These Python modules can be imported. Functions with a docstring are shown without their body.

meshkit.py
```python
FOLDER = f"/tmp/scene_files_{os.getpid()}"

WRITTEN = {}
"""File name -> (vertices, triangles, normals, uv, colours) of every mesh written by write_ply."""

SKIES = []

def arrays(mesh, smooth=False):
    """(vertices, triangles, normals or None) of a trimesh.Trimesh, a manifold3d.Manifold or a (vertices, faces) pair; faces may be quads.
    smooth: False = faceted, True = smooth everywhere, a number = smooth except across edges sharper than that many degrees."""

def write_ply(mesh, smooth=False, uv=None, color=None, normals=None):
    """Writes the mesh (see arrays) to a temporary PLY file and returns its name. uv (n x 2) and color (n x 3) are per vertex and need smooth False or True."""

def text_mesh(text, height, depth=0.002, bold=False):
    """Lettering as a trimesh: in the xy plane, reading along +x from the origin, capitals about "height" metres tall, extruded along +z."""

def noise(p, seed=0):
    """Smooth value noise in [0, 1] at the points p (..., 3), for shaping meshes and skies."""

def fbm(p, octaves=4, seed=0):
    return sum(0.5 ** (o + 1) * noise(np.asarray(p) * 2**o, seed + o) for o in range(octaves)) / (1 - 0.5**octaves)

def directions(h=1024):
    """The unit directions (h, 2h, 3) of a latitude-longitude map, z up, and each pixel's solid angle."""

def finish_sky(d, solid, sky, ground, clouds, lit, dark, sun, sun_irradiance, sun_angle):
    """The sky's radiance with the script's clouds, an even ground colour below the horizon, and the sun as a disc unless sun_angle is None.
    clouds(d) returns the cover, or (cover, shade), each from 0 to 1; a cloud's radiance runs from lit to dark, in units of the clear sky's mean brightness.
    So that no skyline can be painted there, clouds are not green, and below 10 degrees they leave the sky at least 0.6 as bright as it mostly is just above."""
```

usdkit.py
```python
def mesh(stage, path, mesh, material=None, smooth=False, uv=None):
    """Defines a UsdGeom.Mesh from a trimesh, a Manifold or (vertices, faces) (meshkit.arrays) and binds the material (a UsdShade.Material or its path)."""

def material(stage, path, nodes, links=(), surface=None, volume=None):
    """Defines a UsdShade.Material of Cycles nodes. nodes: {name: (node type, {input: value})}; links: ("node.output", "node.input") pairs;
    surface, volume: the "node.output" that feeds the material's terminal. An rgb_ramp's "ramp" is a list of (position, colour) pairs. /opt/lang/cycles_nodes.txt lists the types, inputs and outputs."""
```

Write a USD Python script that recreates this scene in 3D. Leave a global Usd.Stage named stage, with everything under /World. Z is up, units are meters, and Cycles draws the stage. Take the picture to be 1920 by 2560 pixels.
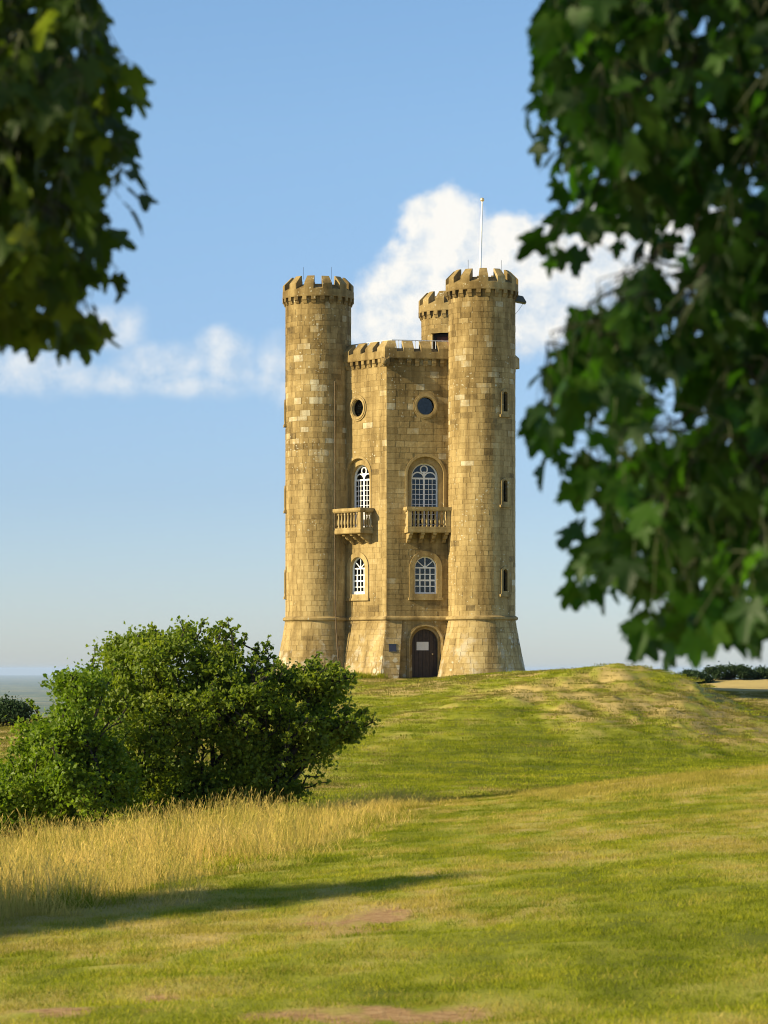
import math
import numpy as np
import trimesh
import manifold3d as m3
from shapely.geometry import Polygon, box as sbox
from shapely import affinity
from scipy.interpolate import RBFInterpolator
from pxr import Usd, UsdGeom, UsdLux, UsdShade, Gf, Sdf, Vt
import usdkit
from meshkit import noise, fbm

stage = Usd.Stage.CreateInMemory()
UsdGeom.SetStageUpAxis(stage, UsdGeom.Tokens.z)
UsdGeom.SetStageMetersPerUnit(stage, 1.0)
W = UsdGeom.Xform.Define(stage, '/World')
UsdGeom.Scope.Define(stage, '/World/Looks')
PI = math.pi
EYE = 1.65

# ------------------------------------------------------------------ camera
FOC = 91.14                       # mm on a 24 mm wide picture
cam = UsdGeom.Camera.Define(stage, '/World/camera')
cam.CreateHorizontalApertureAttr(24.0)
cam.CreateVerticalApertureAttr(32.0)
cam.CreateFocalLengthAttr(FOC)
cam.CreateVerticalApertureOffsetAttr(4.904)     # rising lens: verticals stay upright
cam.CreateFStopAttr(4.8)
cam.CreateFocusDistanceAttr(135.0)
cam.CreateClippingRangeAttr(Gf.Vec2f(0.1, 200000.0))
cam.CreateExposureAttr(0.85)
cam.AddTranslateOp().Set(Gf.Vec3d(0, 0, EYE))
cam.AddRotateXOp().Set(90.0)                    # looks along +y

# ------------------------------------------------------------------ sun and sky
SUN_AZ = math.radians(180 + 71)                 # compass style, atan2(x, y)
SUN_EL = math.radians(25)
sd = np.array([math.sin(SUN_AZ) * math.cos(SUN_EL), math.cos(SUN_AZ) * math.cos(SUN_EL), math.sin(SUN_EL)])
sun = UsdLux.DistantLight.Define(stage, '/World/sun')
sun.CreateIntensityAttr(1.25)
sun.CreateNormalizeAttr(True)
sun.CreateAngleAttr(0.5)
sun.CreateColorAttr(Gf.Vec3f(1.0, 0.855, 0.56))
_z = sd
_x = np.cross([0, 0, 1.0], _z); _x /= np.linalg.norm(_x)
_y = np.cross(_z, _x)
sun.AddTransformOp().Set(Gf.Matrix4d(*_x, 0, *_y, 0, *_z, 0, 0, 0, 60, 1))

SKY_STRENGTH = 0.10


def sky_material():
    n = {'sky': ('sky_texture', {'sky_type': 'single_scattering', 'sun_disc': False, 'sun_elevation': SUN_EL,
                                 'sun_rotation': SUN_AZ, 'altitude': 2000.0, 'air_density': 1.0,
                                 'aerosol_density': 2.0, 'ozone_density': 4.0}),
         'tc': ('texture_coordinate', {}),
         'sep': ('separate_xyz', {}),
         'az': ('math', {'math_type': 'arctan2'}),
         'el': ('math', {'math_type': 'arcsine'}),
         'ae': ('combine_xyz', {'z': 0.0}),
         'bg': ('background_shader', {'strength': SKY_STRENGTH})}
    k = [('tc.generated', 'sep.vector'), ('sep.x', 'az.value1'), ('sep.y', 'az.value2'), ('sep.z', 'el.value1'),
         ('az.value', 'ae.x'), ('el.value', 'ae.y')]
    # cumulus heaps: azimuth, elevation, half widths (radians)
    blobs = [(.0205, .147, .016, .0165), (.0205, .135, .021, .018), (.041, .139, .023, .0165), (.0115, .127, .022, .017),
             (.036, .126, .035, .017), (.058, .136, .020, .018), (.067, .126, .024, .015), (.0005, .118, .017, .0125),
             (.088, .150, .026, .013), (.092, .140, .032, .012), (.062, .117, .03, .009),
             (-.094, .116, .015, .009), (-.076, .1025, .018, .0105), (-.0555, .109, .011, .0075), (-.053, .102, .011, .0075),
             (-.036, .1025, .009, .0125), (-.121, .101, .022, .0095), (-.10, .098, .02, .006), (-.066, .0965, .022, .0055)]
    prev = None
    for i, (a, e, ra, re) in enumerate(blobs):
        n[f's{i}'] = ('vector_math', {'math_type': 'subtract', 'vector2': (a, e, 0)})
        n[f'm{i}'] = ('vector_math', {'math_type': 'multiply', 'vector2': (1 / ra, 1 / re, 0)})
        n[f'l{i}'] = ('vector_math', {'math_type': 'length'})
        k += [('ae.vector', f's{i}.vector1'), (f's{i}.vector', f'm{i}.vector1'), (f'm{i}.vector', f'l{i}.vector1')]
        if prev is None:
            prev = f'l{i}.value'
        else:
            n[f'x{i}'] = ('math', {'math_type': 'smoothmin', 'value3': 0.18})
            k += [(prev, f'x{i}.value1'), (f'l{i}.value', f'x{i}.value2')]
            prev = f'x{i}.value'
    # fractal edges
    n['warp'] = ('noise_texture', {'scale': 75.0, 'detail': 6.0, 'roughness': 0.5})
    n['warp2'] = ('noise_texture', {'scale': 30.0, 'detail': 3.0, 'roughness': 0.5})
    n['na'] = ('math', {'math_type': 'multiply_add', 'value2': 1.0, 'value3': -0.40})
    n['nb'] = ('math', {'math_type': 'multiply_add', 'value2': 0.9, 'value3': -0.42})
    n['inv'] = ('math', {'math_type': 'subtract', 'value1': 1.0})
    n['d1'] = ('math', {'math_type': 'add'})
    n['d2'] = ('math', {'math_type': 'add'})
    k += [('ae.vector', 'warp.vector'), ('ae.vector', 'warp2.vector'), ('warp.fac', 'na.value1'), ('warp2.fac', 'nb.value1'),
          (prev, 'inv.value2'), ('inv.value', 'd1.value1'), ('na.value', 'd1.value2'), ('d1.value', 'd2.value1'), ('nb.value', 'd2.value2')]
    # the same fair-weather heaps go on round the horizon
    n['band'] = ('noise_texture', {'scale': 14.0, 'detail': 6.0, 'roughness': 0.55})
    n['bst'] = ('vector_math', {'math_type': 'multiply', 'vector2': (0.6, 1.6, 0)})
    n['absaz'] = ('math', {'math_type': 'absolute'})
    n['away'] = ('map_range', {'range_type': 'smoothstep', 'from_min': 0.16, 'from_max': 0.24, 'to_min': -1.2, 'to_max': 0.0})
    n['high'] = ('map_range', {'range_type': 'smoothstep', 'from_min': 0.10, 'from_max': 0.4, 'to_min': 0.0, 'to_max': -0.8})
    n['low'] = ('map_range', {'range_type': 'smoothstep', 'from_min': 0.02, 'from_max': 0.09, 'to_min': -0.9, 'to_max': 0.0})
    n['b0'] = ('math', {'math_type': 'multiply_add', 'value2': 3.0, 'value3': -1.62})
    n['b1'] = ('math', {'math_type': 'add'})
    n['b2'] = ('math', {'math_type': 'add'})
    n['b3'] = ('math', {'math_type': 'add'})
    n['dd'] = ('math', {'math_type': 'maximum'})
    k += [('ae.vector', 'bst.vector1'), ('bst.vector', 'band.vector'), ('az.value', 'absaz.value1'), ('absaz.value', 'away.value'),
          ('el.value', 'high.value'), ('el.value', 'low.value'), ('band.fac', 'b0.value1'), ('b0.value', 'b1.value1'), ('away.result', 'b1.value2'),
          ('b1.value', 'b2.value1'), ('high.result', 'b2.value2'), ('b2.value', 'b3.value1'), ('low.result', 'b3.value2'),
          ('d2.value', 'dd.value1'), ('b3.value', 'dd.value2')]
    n['cover'] = ('map_range', {'range_type': 'smoothstep', 'from_min': -0.05, 'from_max': 0.60, 'to_min': 0.0, 'to_max': 0.95})
    n['cmax'] = ('map_range', {'range_type': 'smoothstep', 'from_min': -0.04, 'from_max': -0.005, 'to_min': 0.62, 'to_max': 0.99})
    k += [('az.value', 'cmax.value'), ('cmax.result', 'cover.to_max'), ('az.value', 'soft.value'), ('soft.result', 'cover.from_max')]
    n['soft'] = ('map_range', {'range_type': 'smoothstep', 'from_min': -0.035, 'from_max': 0.005, 'to_min': 0.85, 'to_max': 0.34})
    k += [('dd.value', 'cover.value')]
    # body of the cloud: sun side towards the upper left
    n['off'] = ('vector_math', {'math_type': 'add', 'vector2': (-0.004, 0.004, 0)})
    n['wo'] = ('noise_texture', {'scale': 95.0, 'detail': 4.0, 'roughness': 0.55})
    n['wp'] = ('noise_texture', {'scale': 95.0, 'detail': 4.0, 'roughness': 0.55})
    n['df'] = ('math', {'math_type': 'subtract'})
    n['sh0'] = ('math', {'math_type': 'multiply_add', 'value2': 2.2, 'value3': 0.0})
    n['elg'] = ('map_range', {'range_type': 'linear', 'from_min': 0.098, 'from_max': 0.155, 'to_min': 0.28, 'to_max': 0.92})
    n['azg'] = ('map_range', {'range_type': 'smoothstep', 'from_min': 0.02, 'from_max': 0.075, 'to_min': 0.06, 'to_max': -0.22})
    n['dens'] = ('map_range', {'range_type': 'linear', 'from_min': 0.2, 'from_max': 1.3, 'to_min': 0.0, 'to_max': 0.22})
    n['sh1'] = ('math', {'math_type': 'add'})
    n['sh2'] = ('math', {'math_type': 'add'})
    n['sh3'] = ('math', {'math_type': 'add', 'use_clamp': True})
    n['ccol'] = ('mix_color', {'a': CLOUD_DARK, 'b': CLOUD_LIT, 'use_clamp': False})
    n['veil'] = ('rgb_ramp', {'ramp': [(0.0, (.84, .80, .84)), (.25, (.80, .76, .80)), (.5, (.96, .90, .87)), (.75, (1.10, 1.05, .95)), (1.0, (1.10, 1.10, 1.0))]})
    n['vel'] = ('map_range', {'from_min': 0.0, 'from_max': 0.24, 'clamp': True})
    n['mix'] = ('mix_color', {'use_clamp': False})
    n['tint'] = ('mix_color', {'blend_type': 'multiply', 'fac': 1.0, 'use_clamp': False})
    k += [('ae.vector', 'off.vector1'), ('off.vector', 'wo.vector'), ('ae.vector', 'wp.vector'), ('wp.fac', 'df.value1'), ('wo.fac', 'df.value2'),
          ('df.value', 'sh0.value1'), ('el.value', 'elg.value'), ('az.value', 'azg.value'), ('sh0.value', 'sh1.value1'), ('elg.result', 'sh1.value2'),
          ('sh1.value', 'sh2.value1'), ('azg.result', 'sh2.value2'), ('sh2.value', 'sh3.value1'), ('dd.value', 'dens.value'), ('dens.result', 'sh3.value2'),
          ('sh3.value', 'ccol.fac'), ('sky.color', 'tint.a'), ('el.value', 'vel.value'), ('vel.result', 'veil.fac'), ('veil.color', 'tint.b'), ('tint.result', 'mix.a'), ('ccol.result', 'mix.b'), ('cover.result', 'mix.fac'), ('mix.result', 'bg.color')]
    return usdkit.material(stage, '/World/Looks/sky', n, k, surface='bg.background')


CLOUD_DARK = (3.0, 3.75, 4.6)
CLOUD_LIT = (5.5, 5.4, 5.1)
dome = UsdLux.DomeLight.Define(stage, '/World/sky')
dome.CreateIntensityAttr(1.0)
UsdShade.MaterialBindingAPI.Apply(dome.GetPrim()).Bind(sky_material())


# ------------------------------------------------------------------ helpers
used = {}


def numbered(path):
    k = used.get(path)
    used[path] = 0 if k is None else k + 1
    return path if k is None else f'{path}_{used[path]:03d}'


def tag(p, label=None, cat=None, group=None, kind=None):
    for a, b in (('label', label), ('category', cat), ('group', group), ('kind', kind)):
        if b:
            p.SetCustomDataByKey(a, b)
    return p


def thing(name, loc, label, cat, group=None):
    x = UsdGeom.Xform.Define(stage, numbered('/World/' + name))
    x.AddTranslateOp().Set(Gf.Vec3d(*map(float, loc)))
    return tag(x.GetPrim(), label, cat, group)


def obj(name, mesh, mat, parent=None, smooth=False, label=None, kind=None, attrs=None):
    base = (parent.GetPath().pathString if parent else '/World') + '/' + name
    m = usdkit.mesh(stage, numbered(base), mesh, mat, smooth=smooth)
    for a, v in (attrs or {}).items():
        pv = UsdGeom.PrimvarsAPI(m).CreatePrimvar(a, Sdf.ValueTypeNames.FloatArray, 'vertex' if np.ndim(v) else 'constant')
        pv.Set(Vt.FloatArray.FromNumpy(np.atleast_1d(np.asarray(v, np.float32))))
    return tag(m.GetPrim(), label=label, kind=kind)


def cat_meshes(ms):
    vs, fs, n = [], [], 0
    for m in ms:
        v, f = (np.asarray(m.vertices), np.asarray(m.faces)) if hasattr(m, 'vertices') else m
        vs.append(v); fs.append(f + n); n += len(v)
    return np.vstack(vs), np.vstack(fs)


def hull(pts):
    return trimesh.convex.convex_hull(np.asarray(pts, float))


def mat(name, nodes, links, surface='p.BSDF'):
    return usdkit.material(stage, '/World/Looks/' + name, nodes, links, surface=surface)


def plain(name, color, rough=0.6, spec=0.4, metal=0.0, nz=0.15, scale=12.0):
    c = np.array(color)
    return mat(name, {'g': ('geometry', {}), 'n': ('noise_texture', {'scale': scale, 'detail': 4.0}),
                      'r': ('rgb_ramp', {'ramp': [(0.3, tuple(c * (1 - nz))), (0.7, tuple(c * (1 + nz)))]}),
                      'p': ('principled_bsdf', {'roughness': rough, 'specular_ior_level': spec, 'metallic': metal})},
               [('g.position', 'n.vector'), ('n.fac', 'r.fac'), ('r.color', 'p.base_color')])


# ------------------------------------------------------------------ stone materials
def stone_mat(name, core=False):
    n = {'g': ('geometry', {}), 'att': ('attribute', {'attribute': 'tone'}),
         'big': ('noise_texture', {'scale': 0.35, 'detail': 4.0, 'roughness': 0.6}),
         'streak': ('mapping', {'scale': (2.2, 2.2, 0.22)}),
         'stn': ('noise_texture', {'scale': 1.0, 'detail': 5.0, 'roughness': 0.6}),
         'fine': ('noise_texture', {'scale': 4.0, 'detail': 8.0, 'roughness': 0.78}),
         'tone': ('rgb_ramp', {'ramp': [(0.0, (.10, .074, .034)), (0.14, (.17, .122, .052)), (0.32, (.265, .192, .078)), (0.62, (.375, .278, .122)), (0.8, (.435, .340, .168)), (0.9, (.44, .37, .23)), (1.0, (.53, .48, .33))]}),
         'mixn': ('math', {'math_type': 'multiply_add', 'value2': 0.95, 'value3': -0.475}),
         'mixb': ('math', {'math_type': 'multiply_add', 'value2': 0.85, 'value3': -0.43}),
         'a1': ('math', {'math_type': 'add'}), 'a2': ('math', {'math_type': 'add', 'use_clamp': True}),
         'grime': ('rgb_ramp', {'ramp': [(0.38, (1.05, 1.05, 1.05)), (0.50, (.86, .83, .78)), (0.66, (.50, .46, .40))]}),
         'gm': ('mix_color', {'blend_type': 'multiply', 'fac': 0.85}),
         'wz': ('map_range', {'range_type': 'smoothstep', 'from_min': 10.0, 'from_max': 19.0, 'to_min': 0.0, 'to_max': 0.75, 'clamp': True}), 'wn': ('noise_texture', {'scale': 0.8, 'detail': 6.0, 'roughness': 0.65}),
         'wr': ('map_range', {'from_min': 0.36, 'from_max': 0.62, 'clamp': True}), 'wm': ('math', {'math_type': 'multiply'}), 'weath': ('mix_color', {'blend_type': 'multiply', 'b': (.56, .52, .44)}),
         # pale lichen: small flecks and a few larger rosettes, more of them near the foot
         'v1': ('voronoi_texture', {'scale': 2.6, 'randomness': 1.0}),
         'v2': ('voronoi_texture', {'scale': 8.5, 'randomness': 1.0}), 'v2c': ('separate_color', {}), 'k2': ('math', {'math_type': 'greater_than', 'value2': 0.78}),
         't2': ('math', {'math_type': 'multiply', 'value2': 0.24}), 'l2': ('math', {'math_type': 'less_than'}), 'lk2': ('math', {'math_type': 'multiply'}), 'lmax': ('math', {'math_type': 'maximum'}),
         'pale': ('noise_texture', {'scale': 1.1, 'detail': 6.0, 'roughness': 0.7}), 'palem': ('map_range', {'range_type': 'smoothstep', 'from_min': 0.50, 'from_max': 0.66, 'clamp': True}),
         'pfoot': ('map_range', {'range_type': 'smoothstep', 'from_min': 4.4, 'from_max': 2.2, 'to_min': 0.0, 'to_max': 0.55, 'clamp': True}), 'pm': ('math', {'math_type': 'multiply'}), 'pmix': ('mix_color', {'b': (.46, .42, .33)}),
         'v1w': ('noise_texture', {'scale': 7.0, 'detail': 3.0}),
         'lw': ('vector_math', {'math_type': 'scale', 'scale': 0.16}), 'la': ('vector_math', {'math_type': 'add'}),
         'sz': ('separate_xyz', {}),
         'foot': ('map_range', {'range_type': 'smoothstep', 'from_min': 4.6, 'from_max': 1.2, 'to_min': 0.11, 'to_max': 0.34, 'clamp': True}),
         'patch': ('noise_texture', {'scale': 0.55, 'detail': 3.0}),
         'pp': ('map_range', {'from_min': 0.42, 'from_max': 0.66, 'to_min': 0.08, 'to_max': 1.35, 'clamp': True}),
         'thr': ('math', {'math_type': 'multiply'}),
         'l1': ('math', {'math_type': 'less_than'}),
         'wh': ('separate_color', {}), 'keep': ('math', {'math_type': 'greater_than', 'value2': 0.52}), 'lk': ('math', {'math_type': 'multiply'}),
         'lic': ('mix_color', {'b': (.45, .42, .31)}),
         'lf': ('math', {'math_type': 'multiply', 'value2': 0.7}),
         'bmp': ('bump', {'strength': 0.7, 'distance': 0.02}),
         'p': ('principled_bsdf', {'roughness': 0.92, 'specular_ior_level': 0.15})}
    k = [('g.position', 'big.vector'), ('g.position', 'streak.vector'), ('streak.vector', 'stn.vector'), ('g.position', 'fine.vector'),
         ('fine.fac', 'mixn.value1'), ('big.fac', 'mixb.value1'), ('att.fac', 'a1.value1'), ('mixn.value', 'a1.value2'), ('a1.value', 'a2.value1'),
         ('mixb.value', 'a2.value2'), ('a2.value', 'tone.fac'), ('stn.fac', 'grime.fac'), ('tone.color', 'gm.a'), ('grime.color', 'gm.b'),
         ('g.position', 'v1w.vector'), ('v1w.color', 'lw.vector1'), ('g.position', 'la.vector1'), ('lw.vector', 'la.vector2'), ('la.vector', 'v1.vector'),
         ('g.position', 'sz.vector'), ('sz.z', 'foot.value'), ('g.position', 'patch.vector'), ('patch.fac', 'pp.value'), ('foot.result', 'thr.value1'), ('pp.result', 'thr.value2'),
         ('v1.distance', 'l1.value1'), ('thr.value', 'l1.value2'), ('v1.color', 'wh.color'), ('wh.r', 'keep.value1'), ('keep.value', 'lk.value1'), ('l1.value', 'lk.value2'),
         ('la.vector', 'v2.vector'), ('v2.color', 'v2c.color'), ('v2c.g', 'k2.value1'), ('pp.result', 't2.value1'), ('v2.distance', 'l2.value1'), ('t2.value', 'l2.value2'), ('k2.value', 'lk2.value1'), ('l2.value', 'lk2.value2'), ('lk.value', 'lmax.value1'), ('lk2.value', 'lmax.value2'), ('lmax.value', 'lf.value1'), ('lf.value', 'lic.fac'), ('g.position', 'pale.vector'), ('pale.fac', 'palem.value'), ('sz.z', 'pfoot.value'), ('palem.result', 'pm.value1'), ('pfoot.result', 'pm.value2'), ('sz.z', 'wz.value'), ('g.position', 'wn.vector'), ('wn.fac', 'wr.value'), ('wz.result', 'wm.value1'), ('wr.result', 'wm.value2'), ('wm.value', 'weath.fac'), ('gm.result', 'weath.a'), ('weath.result', 'pmix.a'), ('pm.value', 'pmix.fac'), ('pmix.result', 'lic.a'), ('lic.result', 'p.base_color'), ('fine.fac', 'bmp.height'), ('bmp.normal', 'p.normal')]
    if core:
        n['att'] = ('value', {'value': 0.47})
        k = [(('att.value' if a == 'att.fac' else a), b) for a, b in k]
    return mat(name, n, k)


M_STONE = stone_mat('weathered_limestone')
M_CORE = stone_mat('lime_mortar', core=True)
M_WHITE = plain('white_paint', (.78, .78, .76), 0.45, 0.4, nz=0.04)
M_DOOR = plain('dark_brown_door', (.035, .022, .018), 0.55, nz=0.3, scale=6)
M_REDDOOR = plain('red_brown_door', (.16, .055, .035), 0.6, nz=0.2)
M_NOTICE = plain('white_notice', (.62, .63, .66), 0.5, nz=0.05)
M_PLAQUE = plain('slate_plaque', (.03, .032, .05), 0.4, nz=0.2)
M_BRASS = plain('pale_brass', (.75, .55, .3), 0.35, 0.5, 0.6, nz=0.05)
M_METAL = plain('dark_metal', (.06, .075, .085), 0.5, 0.5, 0.3)
M_RAIL = plain('galvanised_rail', (.55, .57, .58), 0.45, 0.5, 0.2, nz=0.05)
M_PIPE = plain('rusty_pipe', (.10, .066, .03), 0.7, nz=0.3)
M_STEP = plain('grey_step', (.28, .29, .25), 0.85, nz=0.2)
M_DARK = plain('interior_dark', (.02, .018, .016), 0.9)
M_LEAD = plain('lead_roof', (.12, .12, .13), 0.6)
M_GLASS = mat('window_glass', {'t': ('transparent_bsdf', {'color': (.55, .58, .58)}), 'gl': ('glossy_bsdf', {'color': (.9, .92, .95), 'roughness': 0.04}),
                               'f': ('fresnel', {'IOR': 1.5}), 'mx': ('mix_closure', {})},
              [('f.fac', 'mx.fac'), ('t.BSDF', 'mx.closure1'), ('gl.BSDF', 'mx.closure2')], surface='mx.closure')

# ------------------------------------------------------------------ terrain
F0 = 6300.0


def cp(px, py, d):                   # survey point: sight line to the right (px), below eye (py), at distance d
    return ((px - 829.5) / F0 * d, d, EYE - (py - 1445.0) / F0 * d)


CPT = [(-4, -6, 0.1), (4, -6, 0.1), (0, 0, 0.0), (-3, 4, -.05), (3, 4, 0.05), (-8, 6, -.1), (8, 6, .2), (-12, 20, -1.2), (10, 20, -.1), (0, 11, -.45),
       cp(0, 2240, 20), cp(830, 2212, 20), cp(1659, 2170, 20), cp(0, 2075, 28), cp(830, 2020, 27), cp(1659, 1965, 27),
       cp(0, 1985, 33), cp(450, 1950, 34), cp(950, 1890, 34.8), cp(1659, 1850, 34.5), cp(0, 1885, 45), cp(450, 1850, 45), cp(830, 1810, 45), cp(1250, 1780, 45), cp(1659, 1748, 45),
       cp(0, 1825, 55), cp(300, 1795, 55), cp(600, 1760, 56), cp(830, 1742, 56.5), cp(1050, 1727, 57), cp(1300, 1694, 58), cp(1659, 1656, 59), cp(2100, 1610, 60),
       cp(-500, 1850, 58), cp(0, 1775, 65), cp(400, 1765, 66), cp(830, 1738, 67), cp(1050, 1727, 68), cp(1300, 1712, 70), cp(1659, 1690, 72), cp(2100, 1660, 75),
       cp(0, 1700, 80), cp(500, 1700, 80), cp(830, 1664, 84), cp(1200, 1662, 84), cp(1659, 1652, 84), cp(2100, 1650, 86),
       cp(0, 1605, 100), cp(0, 1568, 124), cp(300, 1590, 110), cp(600, 1570, 110), cp(-500, 1600, 120),
       cp(760, 1600, 96), cp(830, 1545, 105), cp(760, 1500, 118), cp(720, 1480, 128), cp(690, 1463, 139), cp(640, 1462, 143), cp(760, 1463, 138.6), cp(800, 1470, 137), cp(835, 1477, 136),
       cp(917, 1476, 137.5), cp(900, 1480, 130), cp(960, 1472, 133), cp(1000, 1463, 122), cp(1010, 1500, 112),
       cp(950, 1585, 95), cp(1100, 1535, 100), cp(1300, 1565, 95), cp(1500, 1605, 93), cp(1659, 1635, 92), cp(1250, 1480, 108), cp(1450, 1510, 104), cp(1600, 1580, 100),
       cp(1135, 1451, 118), cp(1250, 1442, 114), cp(1320, 1439, 112), cp(1400, 1440, 112), cp(1450, 1457, 112), cp(1520, 1486, 111), cp(1590, 1524, 110), cp(1659, 1560, 109), cp(1900, 1640, 108),
       cp(1200, 1452, 130), cp(1400, 1458, 124), cp(1550, 1540, 121), cp(1659, 1610, 121), cp(1480, 1500, 124), cp(1900, 1640, 121), cp(1050, 1462, 136), cp(1135, 1462, 141), cp(1590, 1520, 138), cp(1659, 1528, 138), cp(1500, 1490, 150), cp(1659, 1485, 165), cp(1900, 1500, 150),
       cp(1500, 1466, 200), cp(1659, 1468, 200), cp(1900, 1470, 220), cp(850, 1470, 160), cp(640, 1480, 160), cp(450, 1540, 150), cp(200, 1600, 150), cp(0, 1650, 155), cp(-300, 1680, 160),
       cp(0, 1900, 190), cp(600, 1700, 200), cp(900, 1560, 210), cp(1300, 1490, 230), cp(1600, 1480, 260), cp(2200, 1480, 240),
       (-40, 40, -2.0), (-45, 90, -2.2), (40, 40, 1.2), (45, 90, .8), (50, 150, .5), (-45, 150, -4.0), (-25, 20, -1.5), (25, 10, .8), (30, -10, .5), (-30, -10, -.5)]
CPT = np.array(CPT, float)
_rbf = RBFInterpolator(CPT[:, :2] / 50.0, CPT[:, 2], kernel='linear', smoothing=0.0005, neighbors=40)


def H(x, y):
    x, y = np.broadcast_arrays(np.asarray(x, float), np.asarray(y, float))
    xs, ys = x.ravel(), y.ravel()
    r = np.hypot(xs, ys)
    q = np.minimum(1.0, 300.0 / np.maximum(r, 1e-6))
    z = _rbf(np.c_[xs * q, ys * q] / 50.0)
    ang = np.arctan2(xs, ys)
    side = np.clip((ang + 0.02) / 0.12, 0, 1)                 # the scarp lies to the left of and behind the tower, the plateau to the right
    start = 150 + 220 * side
    t = np.clip((r - start) / 1500.0, 0, 1)
    z = np.where(r > start, z * (1 - t) - 150 * (1 - (1 - t) ** 3), z)
    p = np.c_[xs, ys, np.zeros_like(xs)]
    near = np.clip((260 - r) / 100, 0, 1)
    z = z + near * (0.16 * (fbm(p / 5.0, 3, seed=3) - .5) * np.clip((r - 12) / 30, .3, 1) + 0.05 * (noise(p / 0.8, 5) - .5))
    md = np.exp(-(((xs - 8.5) / 7.0) ** 2 + ((ys - 104) / 11.0) ** 2))
    z = z + md * (.75 * (fbm(np.c_[xs / .9, ys / 1.3, 0 * xs], 4, seed=81) - .5))
    return z.reshape(x.shape)


_lz = np.array([(20, -8), (28, -5.2), (31, -4.0), (33.5, -2.7), (36, -1.7), (40, -.7), (48, 1.0), (56, 2.4), (60, 2.4), (75, -2)])


def tall_zone(x, y):
    """1 well inside the tall dry grass at the left, 0 outside."""
    edge = np.interp(y, _lz[:, 0], _lz[:, 1]) + 1.8 * (noise(np.stack([x * .9, y * .35, 0 * x], -1), 9) - .5)
    return np.clip((edge - x + .5) / 2.4, 0, 1) ** 1.3 * np.clip((y - 27) / 5, 0, 1) * np.clip((np.clip(53.5 + 1.35 * (x + 6.5), 51, 66) - y) / 4, 0, 1)


def dryness(x, y):
    p = np.stack([x, y * .45, 0 * x], -1)
    q = np.stack([x * 1.6, y * .55, 0 * x], -1)
    d = 0.44 + 0.9 * (fbm(p / 2.2, 4, seed=11) - .5) + .5 * (fbm(p / 9.0, 2, seed=21) - .5) + 1.0 * (fbm(q / .9, 3, seed=61) - .5)
    d = d + 0.55 * tall_zone(x, y)
    crest = np.exp(-((y - 58.0) / 3.4) ** 2) * np.clip((x - 2.0) / 3.5, 0, 1)
    d = d + 0.75 * crest - .50 * np.exp(-((y - 83) / 9.0) ** 2) * np.clip((x + 1) / 3.0, 0, 1)
    mound = np.exp(-(((x - 8.5) / 6.5) ** 2 + ((y - 105) / 10.0) ** 2))
    d = d + mound * (.30 + 1.4 * (fbm(np.stack([x * 2.0, y * 1.2, 0 * x], -1), 4, seed=71) - .5))
    d = d + 0.30 * np.clip((x + 0.3 * (y - 20) + 1.2) / -2.0, 0, 1) * np.clip((30 - y) / 8, 0, 1)      # parched left foreground
    d = d + 0.8 * np.clip((y - 127) / 6, 0, 1) * np.clip((x - 11) / 2.5, 0, 1) + .5 * np.clip((y - 92) / 12, 0, 1) * (x < -9)
    d = d - 0.10 * np.exp(-(((x - 3.2) / 2.2) ** 2 + ((y - 24) / 7.0) ** 2)) - .18 * np.exp(-(((x - 2) / 5) ** 2 + ((y - 90) / 9.0) ** 2))
    return np.clip(d, 0, 1)


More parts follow.
